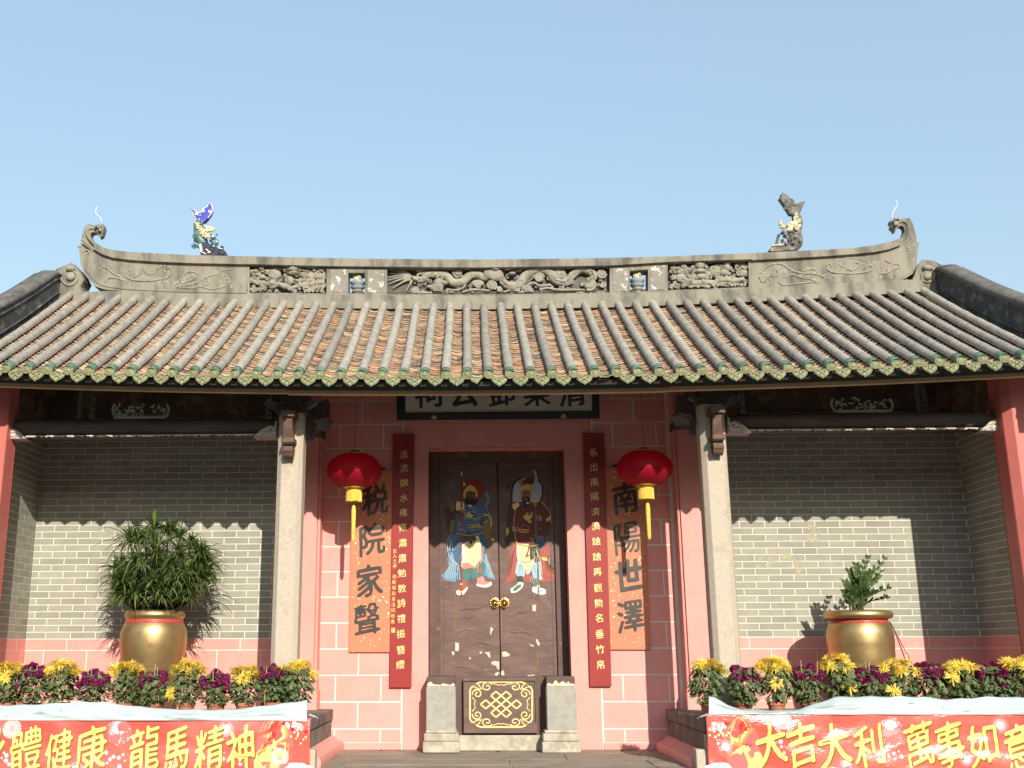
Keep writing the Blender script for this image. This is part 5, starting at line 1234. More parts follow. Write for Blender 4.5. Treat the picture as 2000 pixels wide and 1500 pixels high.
# gable ridges
for sgn in (-1, 1):
    xi = P(114, 575, YT)[0] if sgn < 0 else P(1833, 566, YT)[0]
    n = 26; m = MB(); face = MB(); capp = []; l1 = []; l2 = []
    prof = []
    for k in range(n+1):
        t = 1.03-1.12*k/n
        a, b = ZE(xi), ZT(xi); y = YE+(YT-YE)*t; z = a+(b-a)*t - 0.06*math.sin(math.pi*min(1, max(0, t)))
        hgt = 0.33 + 0.09*(1-t) - (0.10*max(0, (t-0.94)/0.09)**2)
        prof.append((y, z-0.08, z+hgt))
    for k in range(n):
        (y0, a0, b0), (y1, a1, b1) = prof[k], prof[k+1]
        m.hexa([(xi, y0, a0), (xi+sgn*0.26, y0, a0), (xi+sgn*0.26, y1, a1), (xi, y1, a1), (xi, y0, b0), (xi+sgn*0.26, y0, b0), (xi+sgn*0.26, y1, b1), (xi, y1, b1)])
    gr = HP('gable_ridge', m, M['gable'])
    m = MB(); m.tube([(xi+sgn*0.10, y, b-0.015) for y, a, b in prof], 0.12, 12, sq=(2, 0.32)); HP('gable_cap', m, M['gablecap'], gr, smooth=60)
    m = MB(); m.tube([(xi, y, a+(b-a)*0.78) for y, a, b in prof], 0.014, 7); m.tube([(xi, y, a+(b-a)*0.30) for y, a, b in prof], 0.014, 7); HP('gable_moulding', m, M['gable'], gr, smooth=60)
    # wall above the side wall up to the roof
    m = MB()
    for k in range(n):
        (y0, a0, b0), (y1, a1, b1) = prof[k], prof[k+1]
        if y1 > 10.42: m.hexa([(xi+sgn*0.03, y0, 4.0 if a0 > 4.05 else a0-0.06), (xi+sgn*0.4, y0, 4.0 if a0 > 4.05 else a0-0.06), (xi+sgn*0.4, y1, 4.0 if a1 > 4.05 else a1-0.06), (xi+sgn*0.03, y1, 4.0 if a1 > 4.05 else a1-0.06), (xi+sgn*0.03, y0, a0+0.02), (xi+sgn*0.4, y0, a0+0.02), (xi+sgn*0.4, y1, a1+0.02), (xi+sgn*0.03, y1, a1+0.02)])
    HP('gable_wall', m, M['gable'], gr)
# rear roof slope so that light does not fall in from behind
m = MB(); a, b = ZT(-5.3), ZT(0)
m.add([(-5.4, YT+0.1, a+0.02), (5.4, YT+0.1, a+0.02), (5.4, 15.5, 2.9), (-5.4, 15.5, 2.9), (-5.4, YT+0.1, a-0.08), (5.4, YT+0.1, a-0.08), (5.4, 15.5, 2.8), (-5.4, 15.5, 2.8)], [(0,1,2,3),(7,6,5,4),(3,2,6,7)])
HP('rear_roof_slope', m, M['rib'])

# ================================================================== THINGS
def local(mb, o):
    l = o.location; mb.v = [(x-l.x, y-l.y, z-l.z) for x, y, z in mb.v]; return mb

# ------------------------------------------------------------------ ridge figures
yf = YR+0.09
fish = tag(empty('fish_dragon_figure', P(410, 500, yf)), 'glazed ceramic fish dragon with cobalt blue tail on the left of the ridge', 'roof figure')
def FZ(u, v): return P(360+u/10.71, 380+v/10.71, yf)
tail = [(255,520),(215,480),(195,400),(125,330),(210,338),(262,385),(330,412),(385,392),(378,352),(420,312),(500,272),(530,182),(588,255),(602,350),(565,430),(505,512),(425,592),(330,562)]
q = [FZ(u, v) for u, v in tail]
m = MB(); m.prism([(x, y-0.035, z) for x, y, z in q], [(x, y+0.035, z) for x, y, z in q]); tl = local(m, fish).build('tail', M['cobalt'], fish, bevel=0.012)
m = MB(); m.tube([(x, y-0.03, z) for x, y, z in q[:-2]], 0.008, 6)
for (u, v, a) in ((265,440,0), (410,365,2), (540,385,1)): m.tube([(lambda w_: (w_[0], w_[1]-0.04, w_[2]))(FZ(*s_)) for s_ in spiral(u, v, 6, 36, 1.1, a, 12)], 0.008, 6)
for (u, v) in ((345,458),(330,540),(265,545),(380,590)): m.ball((lambda w_: (w_[0], w_[1]-0.035, w_[2]))(FZ(u, v)), 0.010, 6, 4)
local(m, fish).build('tail_edge', M['white_glaze'], fish, smooth=60)
m = MB(); m.tube([FZ(*a) for a in smooth_path([(320,540),(300,640),(300,760),(330,900),(380,1010),(420,1100),(440,1240)], 5)], [0.04, 0.055, 0.065, 0.075, 0.075, 0.06, 0.05], 12)
for k in range(60):
    t = rng.random(); c = (300+rng.uniform(-110, 130)*(0.6+0.5*t), 560+600*t); m.ball((lambda w_: (w_[0], w_[1]-rng.uniform(0.0, 0.06), w_[2]))(FZ(*c)), rng.uniform(0.012, 0.024), 6, 4, jit=0.2)
for k in range(16): m.ball((lambda w_: (w_[0], w_[1]-0.02, w_[2]))(FZ(rng.uniform(560, 690), rng.uniform(790, 1100))), rng.uniform(0.014, 0.026), 6, 4, jit=0.2)
local(m, fish).build('body', M['jade'], fish, smooth=50)
m = MB()
for k in range(80):
    t = rng.random(); c = (270+230*t+rng.uniform(-50, 60)*(0.6+t), 640+310*t); m.ball((lambda w_: (w_[0], w_[1]-0.065-0.02*rng.random(), w_[2]))(FZ(*c)), (rng.uniform(0.01, 0.024), 0.016, rng.uniform(0.008, 0.018)), 7, 5, jit=0.2)
for k in range(16): m.ball((lambda w_: (w_[0], w_[1]-0.03, w_[2]))(FZ(rng.uniform(460, 640), rng.uniform(690, 790))), rng.uniform(0.016, 0.026), 7, 5)
local(m, fish).build('cream_flowers', M['cream_glaze'], fish, smooth=60, kind='stuff')
hd = [(330,1090),(400,1050),(490,1040),(600,1100),(720,1150),(835,1180),(888,1240),(865,1290),(600,1318),(385,1325)]
q = [FZ(u, v) for u, v in hd]
m = MB(); m.prism([(x, y-0.07, z) for x, y, z in q], [(x, y+0.07, z) for x, y, z in q])
for k in range(20): m.ball((lambda w_: (w_[0], w_[1]-0.07, w_[2]))(FZ(rng.uniform(380, 840), rng.uniform(1120, 1280))), rng.uniform(0.012, 0.022), 6, 4)
local(m, fish).build('head', M['inkglaze'], fish, bevel=0.012)
m = MB()
for (u0, v0, u1, v1) in ((390,1250,480,1300), (480,1190,560,1260), (520,1270,590,1250), (640,1110,630,1140), (740,1170,830,1190), (340,1090,380,1250), (370,1080,400,1230)): m.tube([(lambda w_: (w_[0], w_[1]-0.08, w_[2]))(FZ(*s_)) for s_ in ((u0, v0), ((u0+u1)/2+8, (v0+v1)/2), (u1, v1))], 0.009, 6)
for (u, v) in ((690,1020),(640,1125),(760,1160),(800,1170),(610,910)): m.ball((lambda w_: (w_[0], w_[1]-0.05, w_[2]))(FZ(u, v)), 0.016, 7, 5)
local(m, fish).build('white_details', M['white_glaze'], fish, smooth=60, kind='stuff')

fish = tag(empty('fish_dragon_figure', P(1535, 493, yf)), 'weathered grey fish dragon with broken dark tail on the right of the ridge', 'roof figure')
def FZ(u, v): return P(1480+u/10, 360+v/10, yf)
tail = [(610,600),(590,560),(520,450),(410,290),(440,282),(450,198),(490,190),(560,250),(620,312),(690,332),(702,400),(760,392),(880,358),(906,376),(862,460),(822,560),(760,610)]
q = [FZ(u, v) for u, v in tail]
m = MB(); m.prism([(x, y-0.04, z) for x, y, z in q], [(x, y+0.04, z) for x, y, z in q])
for k in range(22): m.ball((lambda w_: (w_[0], w_[1]-0.035, w_[2]))(FZ(rng.uniform(500, 700), rng.uniform(300, 520))), rng.uniform(0.01, 0.02), 6, 4, jit=0.3)
local(m, fish).build('tail', M['fishgrey'], fish, bevel=0.014)
m = MB(); m.tube([FZ(*a) for a in smooth_path([(720,560),(760,660),(780,780),(740,900),(720,1000),(730,1120),(660,1220),(560,1270)], 5)], [0.05, 0.06, 0.06, 0.07, 0.09, 0.095, 0.08, 0.05], 12)
for k in range(60): m.ball((lambda w_: (w_[0], w_[1]-rng.uniform(0.02, 0.09), w_[2]))(FZ(rng.uniform(460, 780), rng.uniform(960, 1260))), rng.uniform(0.014, 0.028), 6, 4, jit=0.25)
for k in range(8): m.tube([FZ(430-k*8, 990+k*30), FZ(400-k*10, 985+k*32), FZ(375-k*6, 1010+k*30)], [0.016, 0.010, 0.006], 6)
jw = [(205,1300),(240,1260),(330,1250),(480,1210),(660,1200),(720,1260),(680,1320),(520,1330),(300,1345),(220,1345)]
q = [FZ(u, v) for u, v in jw]; m.prism([(x, y-0.07, z) for x, y, z in q], [(x, y+0.07, z) for x, y, z in q])
local(m, fish).build('body', M['fishgrey'], fish, smooth=50)
m = MB()
for k in range(26): m.ball((lambda w_: (w_[0], w_[1]-rng.uniform(0.05, 0.065), w_[2]))(FZ(rng.uniform(580, 780), rng.uniform(770, 940))), (rng.uniform(0.02, 0.045), 0.03, rng.uniform(0.015, 0.035)), 7, 5, jit=0.15)
for k in range(20): m.ball((lambda w_: (w_[0], w_[1]-0.05, w_[2]))(FZ(rng.uniform(690, 800), rng.uniform(610, 770))), (rng.uniform(0.01, 0.026), 0.02, rng.uniform(0.01, 0.022)), 7, 5, jit=0.2)
for k in range(18): m.ball((lambda w_: (w_[0], w_[1]-0.02, w_[2]))(FZ(rng.uniform(430, 590), rng.uniform(750, 870))), (rng.uniform(0.012, 0.028), 0.02, rng.uniform(0.01, 0.022)), 7, 5, jit=0.2)
m.tube([(lambda w_: (w_[0], w_[1]-0.11, w_[2]))(FZ(*s_)) for s_ in spiral(690, 900, 8, 50, 1.2, 0.5, 14)], 0.012, 6)
m.tube([(lambda w_: (w_[0], w_[1]-0.075, w_[2]))(FZ(*s_)) for s_ in ((240,1250),(330,1235),(420,1240),(500,1205))], 0.012, 6)
local(m, fish).build('cream_flowers', M['cream_glaze'], fish, smooth=60, kind='stuff')

# ------------------------------------------------------------------ name board
YN = 11.62
nb = tag(empty('name_board', P(973, 820, YN)), 'white name board with black calligraphy and dark frame over the door', 'sign')
tilt = math.radians(9)
b0 = P(775, 821, YN); b1 = P(1171, 821, YN); xw0 = P(792, 806, YN)[0]; xw1 = P(1156, 806, YN)[0]; zb = b0[2]
def NB(x, v, d=0.0): return (x, YN - math.sin(tilt)*v - math.cos(tilt)*d, zb + math.cos(tilt)*v - math.sin(tilt)*d)
def nbbox(mb, x0, x1, v0, v1, d0, d1, mi=0):
    mb.hexa([NB(x0, v0, d1), NB(x1, v0, d1), NB(x1, v0, d0), NB(x0, v0, d0), NB(x0, v1, d1), NB(x1, v1, d1), NB(x1, v1, d0), NB(x0, v1, d0)], mi)
fh = P(973, 805, YN)[2]-zb; BHt = 0.52
m = MB(); nbbox(m, xw0-0.01, xw1+0.01, fh-0.01, fh+BHt, -0.03, 0.01); local(m, nb).build('panel', M['board'], nb)
m = MB(); nbbox(m, b0[0], b1[0], 0.0, fh, -0.04, 0.03); nbbox(m, b0[0], b1[0], fh+BHt, 2*fh+BHt, -0.04, 0.03); nbbox(m, b0[0], xw0, fh, fh+BHt, -0.04, 0.0301); nbbox(m, xw1, b1[0], fh, fh+BHt, -0.04, 0.0301)
local(m, nb).build('frame', M['black'], nb, bevel=0.006)
CH = 0.33
zc0 = (P(973, 795, YN)[2]-zb)/math.cos(tilt)+CH*0.5
for ch, px in zip('祠公鄧樂清', (836, 906, 978, 1048, 1117)):
    m = MB(); x = P(px, 790, YN)[0]; put_text(m, ch, lambda u, v: NB(x+u*0.92, zc0+v, 0.0125), CH, 0, bold=0.75, slant=0.08, N=72, sig=1.5)
    local(m, nb).build('character', M['ink'], nb)
for px in (848, 1100):
    m = MB(); x = P(px, 814, YN)[0]; zz = 0.025
    for (a, b, r) in ((0, 0.018, 0.017), (-0.02, 0.0, 0.014), (0.02, 0.0, 0.014), (0, -0.012, 0.012)): m.ball(NB(x+a, zz+b, 0.034), (r, 0.01, r), 8, 5)
    local(m, nb).build('gold_stud', M['goldpaint'], nb)

# ------------------------------------------------------------------ couplet boards
def board(name, label, quad, yb, matl, group=None, th=0.03):
    """quad: photo corners (tl, tr, br, bl)"""
    tlp, trp, brp, blp = [P(a, b, yb) for a, b in quad]
    o = tag(empty(name, ((blp[0]+brp[0])/2, yb, min(blp[2], brp[2]))), label, 'couplet board', group)
    m = MB(); f = [tlp, trp, brp, blp]; m.prism([(x, yb, z) for x, y, z in f], [(x, yb+th, z) for x, y, z in f]); local(m, o).build('panel', matl, o, bevel=0.004)
    return o
yb1 = YD-0.045
ob = board('couplet_board', 'long dark red couplet board with gold characters left of the door', [(768,848),(809,848),(803,1342),(761,1342)], yb1, M['redboard'])
yrow = [(888,789),(914,789),(943,789),(972,789),(1001,788),(1030,787),(1060,787),(1090,786),(1119,785),(1149,785),(1178,784),(1208,784),(1238,783),(1269,783),(1298,782)]
for ch, (py, px) in zip('派流錦水雍雍肅肅勉敦詩禮振簪纓', yrow):
    c = P(px, py, yb1); m = MB(); put_text(m, ch, lambda u, v: (c[0]+u, yb1-0.003, c[2]+v), 0.092, 0, bold=0.32, slant=0.13, N=44, sig=0.85); local(m, ob).build('gold_character', M['yellowgold'], ob)
m = MB()
for i, ch in enumerate('古人之序'):
    c = P(771, 1076+i*10, yb1); put_text(m, ch, lambda u, v: (c[0]+u, yb1-0.003, c[2]+v), 0.046, 0, bold=0.2, N=24, sig=0.6)
for i, ch in enumerate('伯是祖及身法同敬書'):
    c = P(770-0.4*i, 1126+i*11, yb1); put_text(m, ch, lambda u, v: (c[0]+u, yb1-0.003, c[2]+v), 0.048, 0, bold=0.2, N=24, sig=0.6)
c = P(768, 1231, yb1); m.box(c[0]-0.022, c[0]+0.022, yb1-0.004, yb1+0.001, c[2]-0.026, c[2]+0.026)
local(m, ob).build('signature', M['goldpaint'], ob)
ob = board('couplet_board', 'long dark red couplet board with gold characters right of the door', [(1139,846),(1180,846),(1194,1340),(1153,1340)], yb1, M['redboard'])
for k, ch in enumerate('系出南陽濟濟蹌蹌再觀勲名垂竹帛'):
    py = [884,912,941,970,999,1027,1057,1087,1117,1148,1178,1207,1238,1268,1298][k]; px = 1159+(py-884)*14/414
    c = P(px, py, yb1); m = MB(); put_text(m, ch, lambda u, v: (c[0]+u, yb1-0.003, c[2]+v), 0.092, 0, bold=0.32, slant=0.13, N=44, sig=0.85); local(m, ob).build('gold_character', M['yellowgold'], ob)
m = MB()
for i, ch in enumerate('丙辰年仲冬月'):
    c = P(1176+0.3*i, 945+i*13, yb1); put_text(m, ch, lambda u, v: (c[0]+u, yb1-0.003, c[2]+v), 0.044, 0, bold=0.2, N=24, sig=0.6)
local(m, ob).build('signature', M['g_tan'], ob)
yb2 = YD-0.03
for (lab, quad, chars, pos) in (('salmon couplet board with four large black characters on the left of the door', [(688,920),(767,920),(760,1273),(682,1273)], '税院家聲', [(733,976),(727,1052),(722,1133),(717,1209)]),
                            ('salmon couplet board with four large black characters on the right of the door', [(1183,914),(1257,914),(1270,1268),(1192,1268)], '南陽世澤', [(1221,972),(1225,1050),(1228,1122),(1231,1203)])):
    ob = board('couplet_board', lab, quad, yb2, M['orangeboard'], th=0.022)
    for ch, (px, py) in zip(chars, pos):
        c = P(px, py, yb2); m = MB(); put_text(m, ch, lambda u, v: (c[0]+u*0.84, yb2-0.004, c[2]+v), 0.34, 0, bold=0.9, slant=0.16, N=80, sig=1.5); local(m, ob).build('black_character', M['glossink'], ob)
    m = MB(); r3 = random.Random(len(chars)+ord(chars[0]))
    for k in range(260):
        u, v = r3.uniform(0.03, 0.97), r3.random()**(1.0 if quad[0][0] < 900 else 1.35)
        t_ = [quad[0][i]*(1-u)+quad[1][i]*u for i in (0, 1)]; b_ = [quad[3][i]*(1-u)+quad[2][i]*u for i in (0, 1)]
        c = P(t_[0]*(1-v)+b_[0]*v, t_[1]*(1-v)+b_[1]*v, yb2); r = r3.uniform(0.003, 0.010)+(0.006 if r3.random() < 0.22 else 0); a = r3.uniform(0, 6.28)
        m.flat([(c[0]+r*(1.0 if i % 2 else 0.6)*math.cos(a+i*1.257), yb2-0.0025, c[2]+r*(1.1 if i == 2 else 0.8)*math.sin(a+i*1.257)) for i in range(5)])
    local(m, ob).build('gold_flecks', M['fleck'], ob, kind='stuff')
    m = MB(); c = P((quad[0][0]+quad[1][0])/2+(14 if quad[0][0] < 900 else -12), quad[0][1]-3, yb2)
    for k in range(5): m.ball((c[0]-0.05+0.025*k, yb2-0.002, c[2]+0.008+0.012*(k == 2)), (0.014, 0.012, 0.014), 6, 4)
    local(m, ob).build('hanger', M['black'], ob)
    m = MB()
    for k in range(1): pass

# ------------------------------------------------------------------ lanterns
for sgn, (px, py, lab) in enumerate(((692, 920, 'round red silk lantern with yellow fringe hanging left of the door'), (1259, 915, 'round red silk lantern with yellow fringe hanging right of the door'))):
    YLn = 11.28; c = P(px, py, YLn)
    o = tag(empty('lantern', (c[0], c[1], P(px, 985, YLn)[2])), lab, 'lantern', None)
    RX = 0.292; RZ = 0.195
    m = MB(); n = 56; prof = []
    for i in range(17):
        th = math.pi*(0.12+0.76*i/16); prof.append((RX*math.sin(th)**0.9, -RZ*math.cos(th)))
    bI = len(m.v)
    for (r, z) in prof:
        for k in range(n):
            a = 2*math.pi*k/n; rr = r*(1+0.016*math.cos(a*28/1.0)); m.v.append((c[0]+rr*math.cos(a), c[1]+rr*math.sin(a), c[2]+z))
    for i in range(16):
        for k in range(n): m.f.append((i*n+k, i*n+(k+1) % n, (i+1)*n+(k+1) % n, (i+1)*n+k)); m.m.append(0)
    local(m, o).build('silk_body', M['lantern'], o, smooth=60)
    m = MB()
    for k in range(28):
        a = 2*math.pi*k/28; m.tube([(c[0]+(r+0.001)*math.cos(a), c[1]+(r+0.001)*math.sin(a), c[2]+z) for r, z in prof], 0.0022, 4)
    local(m, o).build('wire_ribs', M['lanternrib'], o)
    zt_, zb_ = prof[-1][1], prof[0][1]
    m = MB(); m.lathe([(0.118, -0.01), (0.12, 0.004), (0.06, 0.012), (0.052, 0.04), (0.03, 0.045)], (c[0], c[1], c[2]+zt_), 20); local(m, o).build('top_cap', M['goldmetal'], o, smooth=40)
    m = MB(); m.lathe([(0.124, 0.014), (0.126, -0.002), (0.085, -0.014), (0.08, -0.024), (0.05, -0.024)], (c[0], c[1], c[2]+zb_), 24); local(m, o).build('bottom_cap', M['goldmetal'], o, smooth=40)
    m = MB()
    for k in range(44):
        a = 2*math.pi*k/44; r = 0.078
        m.tube([(c[0]+r*math.cos(a), c[1]+r*math.sin(a), c[2]+zb_-0.02), (c[0]+(r+0.002)*math.cos(a), c[1]+(r+0.002)*math.sin(a), c[2]+zb_-0.145-rng.uniform(0, 0.01))], [0.007, 0.006], 5)
    local(m, o).build('fringe', M['fringe'], o, smooth=60)
    m = MB(); zf = c[2]+zb_-0.02
    m.tube([(c[0], c[1], zf), (c[0], c[1], zf-0.20)], 0.003, 5)
    m.lathe([(0.006, 0.0), (0.020, -0.02), (0.026, -0.06), (0.024, -0.2), (0.022, -0.36), (0.012, -0.39)], (c[0]+(0.0 if sgn == 0 else 0.012), c[1], zf-0.16), 10)
    local(m, o).build('tassel', M['fringe'], o, smooth=60)
    m = MB(); m.tube([(c[0], c[1], c[2]+zt_+0.03), (c[0], c[1], c[2]+1.75)], 0.0022, 5); local(m, o).build('hanging_cord', M['cord'], o)

# ------------------------------------------------------------------ floodlights
for lab, px, py, rz, rx, sz, yq in (('grey floodlight turned outward under the eave beside the left stone column', 628, 826, 0.7, 0.6, 1.0, 10.95), ('small grey floodlight tucked low beside the left stone column', 604, 853, 0.3, 0.5, 0.55, 10.85),
                            ('grey floodlight turned outward under the eave beside the right stone column', 1334, 815, -0.7, 0.6, 1.0, 10.95), ('small grey floodlight tucked low beside the right stone column', 1356, 842, -0.3, 0.5, 0.55, 10.85)):
    p = P(px, py, yq); o = tag(empty('floodlight', p), lab, 'floodlight', 'floodlights under the eave'); o.rotation_euler = (rx, 0, rz); o.scale = (sz,)*3
    m = MB(); m.hexa([(-0.07,-0.06,-0.05),(0.07,-0.06,-0.05),(0.10,0.06,-0.07),(-0.10,0.06,-0.07),(-0.07,-0.06,0.05),(0.07,-0.06,0.05),(0.10,0.06,0.07),(-0.10,0.06,0.07)]); m.v = [(x, -y, z) for x, y, z in m.v]; m.f = [f[::-1] for f in m.f]; m.build('housing', M['lampgrey'], o, bevel=0.012)
    m = MB(); m.box(-0.09, 0.09, -0.066, -0.0605, -0.06, 0.06); m.build('glass', M['lampglass'], o, bevel=0.004)
    m = MB(); m.tube([(-0.09, 0.0, 0.0), (-0.10, 0.06, 0.02), (-0.08, 0.13, 0.05), (0.08, 0.13, 0.05), (0.10, 0.06, 0.02), (0.09, 0.0, 0.0)], 0.008, 6); m.tube([(0, 0.13, 0.05), (0, 0.2, 0.12)], 0.012, 6); m.build('yoke', M['lampgrey'], o)

# ------------------------------------------------------------------ gold urns with plants
YU = 11.20
def urn(px, lab, ribbon):
    c = P(px, 1250, YU); x = c[0]; kz = lambda v: P(px, v, YU)[2]
    o = tag(empty('potted_plant', (x, YU, PLZ)), lab, 'potted plant')
    zr_ = kz(1193)-PLZ; zn = kz(1214)-PLZ; R = P(px+63.5, 1250, YU)[0]-x; rim = P(px+60, 1200, YU)[0]-x; zm = kz(1252)-PLZ
    prof = [(0.19, 0.0), (0.21, 0.02), (0.26, zm*0.35), (0.31, zm*0.68), (R*0.985, zm*0.9), (R, zm), (R*0.985, zm+(zn-zm)*0.45), (R*0.93, zm+(zn-zm)*0.75), (R*0.86, zn-0.005), (R*0.84, zn+0.015), (rim*0.95, zn+0.028), (rim, zn+0.05), (rim*1.005, zn+0.07), (rim*0.97, zr_-0.012), (rim*0.9, zr_), (rim*0.82, zr_-0.01), (rim*0.78, zn), (rim*0.76, zn-0.05)]
    pr = smooth_path(prof, 3)
    m = MB(); m.lathe(pr, (0, 0, 0), 48); m.build('urn', M['urn'], o, smooth=60)
    m = MB(); m.lathe([(rim*0.8, zr_-0.05), (rim*0.4, zr_-0.04), (0.01, zr_-0.035)], (0, 0, 0), 24); m.build('soil', M['soil'], o)
    m = MB(); m.lathe([(R*0.885, zn-0.018), (R*0.89, zn-0.012), (R*0.872, zn+0.010), (R*0.86, zn+0.013)], (0, 0, 0), 40); m.build('ribbon_band', M['ribbon'], o, smooth=60)
    if ribbon:
        m = MB()
        for (w0, a0, sp) in ((0.035, -0.25, 0.02), (0.03, -0.12, 0.10)):
            L_, R_ = [], []
            for i in range(11):
                t = i/10; rr = R*0.9+0.12*t**0.7+sp*t; zz = zn-0.01-0.55*t; an = a0+0.05*math.sin(6*t)
                L_.append((rr*math.cos(an), rr*math.sin(an)-w0, zz)); R_.append((rr*math.cos(an)+0.012, rr*math.sin(an)+w0, zz))
            for i in range(10): m.add([L_[i], R_[i], R_[i+1], L_[i+1]], [(0, 1, 2, 3)])
        m.build('ribbon_tail', M['ribbon'], o, smooth=60)
    return o, zr_
o, zr_ = urn(300, 'gold urn overflowing with a wide mop of narrow green strap leaves', False)
m = MB(); r4 = random.Random(3)
K = 1.0/ (FPX/11.5)
centre = np.array((o.location.x, YU, PLZ))
def PL(px, py, dy): 
    q = P(px, py, YU+dy); return Vector((q[0]-o.location.x, q[1]-YU, q[2]-PLZ))
heads = [(285,1052,-0.08),(350,1050,-0.05),(240,1100,-0.05),(385,1090,0.02),(305,1090,-0.18),(365,1118,-0.16),(265,1135,-0.2),(225,1135,0.0),(395,1135,0.0),(320,1150,-0.24),(290,1160,-0.22),(345,1165,-0.22),(230,1160,-0.1),(270,1100,-0.22),(335,1110,-0.25),(395,1080,-0.05),(225,1110,0.05),(310,1062,-0.12),(370,1140,-0.25),(405,1125,-0.08),(255,1060,0.0),(300,1140,-0.28),(345,1135,-0.28),(260,1165,-0.25),(310,1170,-0.28),(370,1170,-0.24),(240,1140,-0.2),(395,1100,0.1),(250,1165,-0.12),(385,1160,-0.12),(330,1040,0.12),(270,1060,0.15),(375,1065,0.15),(310,1120,0.1),(300,1035,0.0),(350,1085,-0.2),(245,1120,0.15),(400,1110,0.12)]
stem = MB()
for hi_, (hx, hy, hd_) in enumerate(heads):
    c = PL(hx, hy, hd_)
    stem.tube([Vector((c.x*0.25, c.y*0.25, zr_-0.05)), Vector((c.x*0.7, c.y*0.7, (zr_+c.z)/2-0.03)), c], [0.014, 0.011, 0.008], 5)
    hf = r4.uniform(0.62, 1.22)
    for k in range(r4.randrange(60, 125)):
        az = r4.uniform(0, 2*math.pi); el = r4.uniform(0.0 if hy > 1130 else -0.2, 1.45); L_ = r4.uniform(0.18, 0.40)*(1.0 if el < 0.9 else 0.7)*(0.78 if hy > 1130 else 1.0)*hf
        d = Vector((math.cos(az)*math.cos(el), math.sin(az)*math.cos(el), math.sin(el)))
        wv = r4.uniform(0.0055, 0.0095); seg = 5; p = c.copy(); v = d.copy(); pts = [p.copy()]
        for s_ in range(seg):
            v = (v + Vector((0, 0, -0.16-0.08*s_))*r4.uniform(0.4, 1.4)).normalized() if s_ else v
            p = p + v*(L_/seg); pts.append(p.copy())
        sdv = d.cross(Vector((0, 0, 1))); sdv = sdv.normalized() if sdv.length > 1e-3 else Vector((1, 0, 0))
        sdv = (sdv + Vector((0, 0, r4.uniform(-0.5, 0.5)))).normalized()
        b = len(m.v)
        for s_ in range(seg+1):
            ww = wv*(0.7, 1.0, 1.0, 0.85, 0.55, 0.08)[s_]
            m.v.append(tuple(pts[s_]-sdv*ww)); m.v.append(tuple(pts[s_]+sdv*ww))
        for s_ in range(seg): m.f.append((b+2*s_, b+2*s_+1, b+2*s_+3, b+2*s_+2)); m.m.append(0)
m.build('foliage', M['strap'], o, smooth=80); stem.build('stems', M['stem'], o)

o, zr_ = urn(1680, 'gold urn with red ribbon tails holding a small upright feathery-leaved plant', True)
m = MB(); stem = MB(); r4 = random.Random(9)
tips = [(1693,1092,0.0),(1726,1094,0.02),(1672,1106,-0.02),(1660,1118,0.03),(1652,1140,-0.05),(1650,1158,-0.03),(1655,1168,-0.1),(1732,1150,-0.02),(1728,1168,-0.08),(1700,1120,-0.1),(1685,1125,-0.1),(1712,1130,-0.08),(1668,1148,-0.12),(1690,1155,-0.14),(1708,1158,-0.12),(1678,1138,0.1),(1705,1140,0.12),(1718,1118,0.05)]
for (tx, ty, td) in tips:
    tip = P(tx, ty, YU+td); tip = Vector((tip[0]-o.location.x, tip[1]-YU, tip[2]-PLZ))
    base = Vector((r4.uniform(-0.07, 0.07), r4.uniform(-0.06, 0.06), zr_-0.04))
    midp = (base+tip)/2 + Vector(((base.x-tip.x)*0.25, 0, 0.03))
    path = [Vector(q) for q in smooth_path([tuple(base), tuple(midp), tuple(tip)], 9)]
    stem.tube(path, [0.009, 0.006, 0.003], 5)
    N = len(path)
    for i in range(6, N, 2):
        t = i/(N-1)
        for side in (-1, 1):
            ax = (path[min(i+1, N-1)]-path[i-1]).normalized()
            for rep in range(2):
                sd = Vector((side, r4.uniform(-0.7, 0.2), 0.15)).normalized()
                dirv = (ax*0.75+sd*0.75).normalized(); L_ = 0.088*(1.1-0.4*t)*r4.uniform(0.8, 1.1); wv = 0.017
                p0 = path[i]+ax*(0.012*rep); nrm = dirv.cross(ax).normalized() if dirv.cross(ax).length > 1e-4 else Vector((0, 1, 0))
                wd = dirv.cross(nrm).normalized()*wv
                b = len(m.v)
                for q in (p0, p0+dirv*L_*0.4+wd, p0+dirv*L_*0.45+nrm*0.004, p0+dirv*L_*0.4-wd, p0+dirv*L_): m.v.append(tuple(q))
                for f in ((0, 1, 2), (0, 2, 3), (1, 4, 2), (2, 4, 3)): m.f.append(tuple(b+j for j in f)); m.m.append(0)
m.build('foliage', M['zz'], o); stem.build('stems', M['stem'], o)

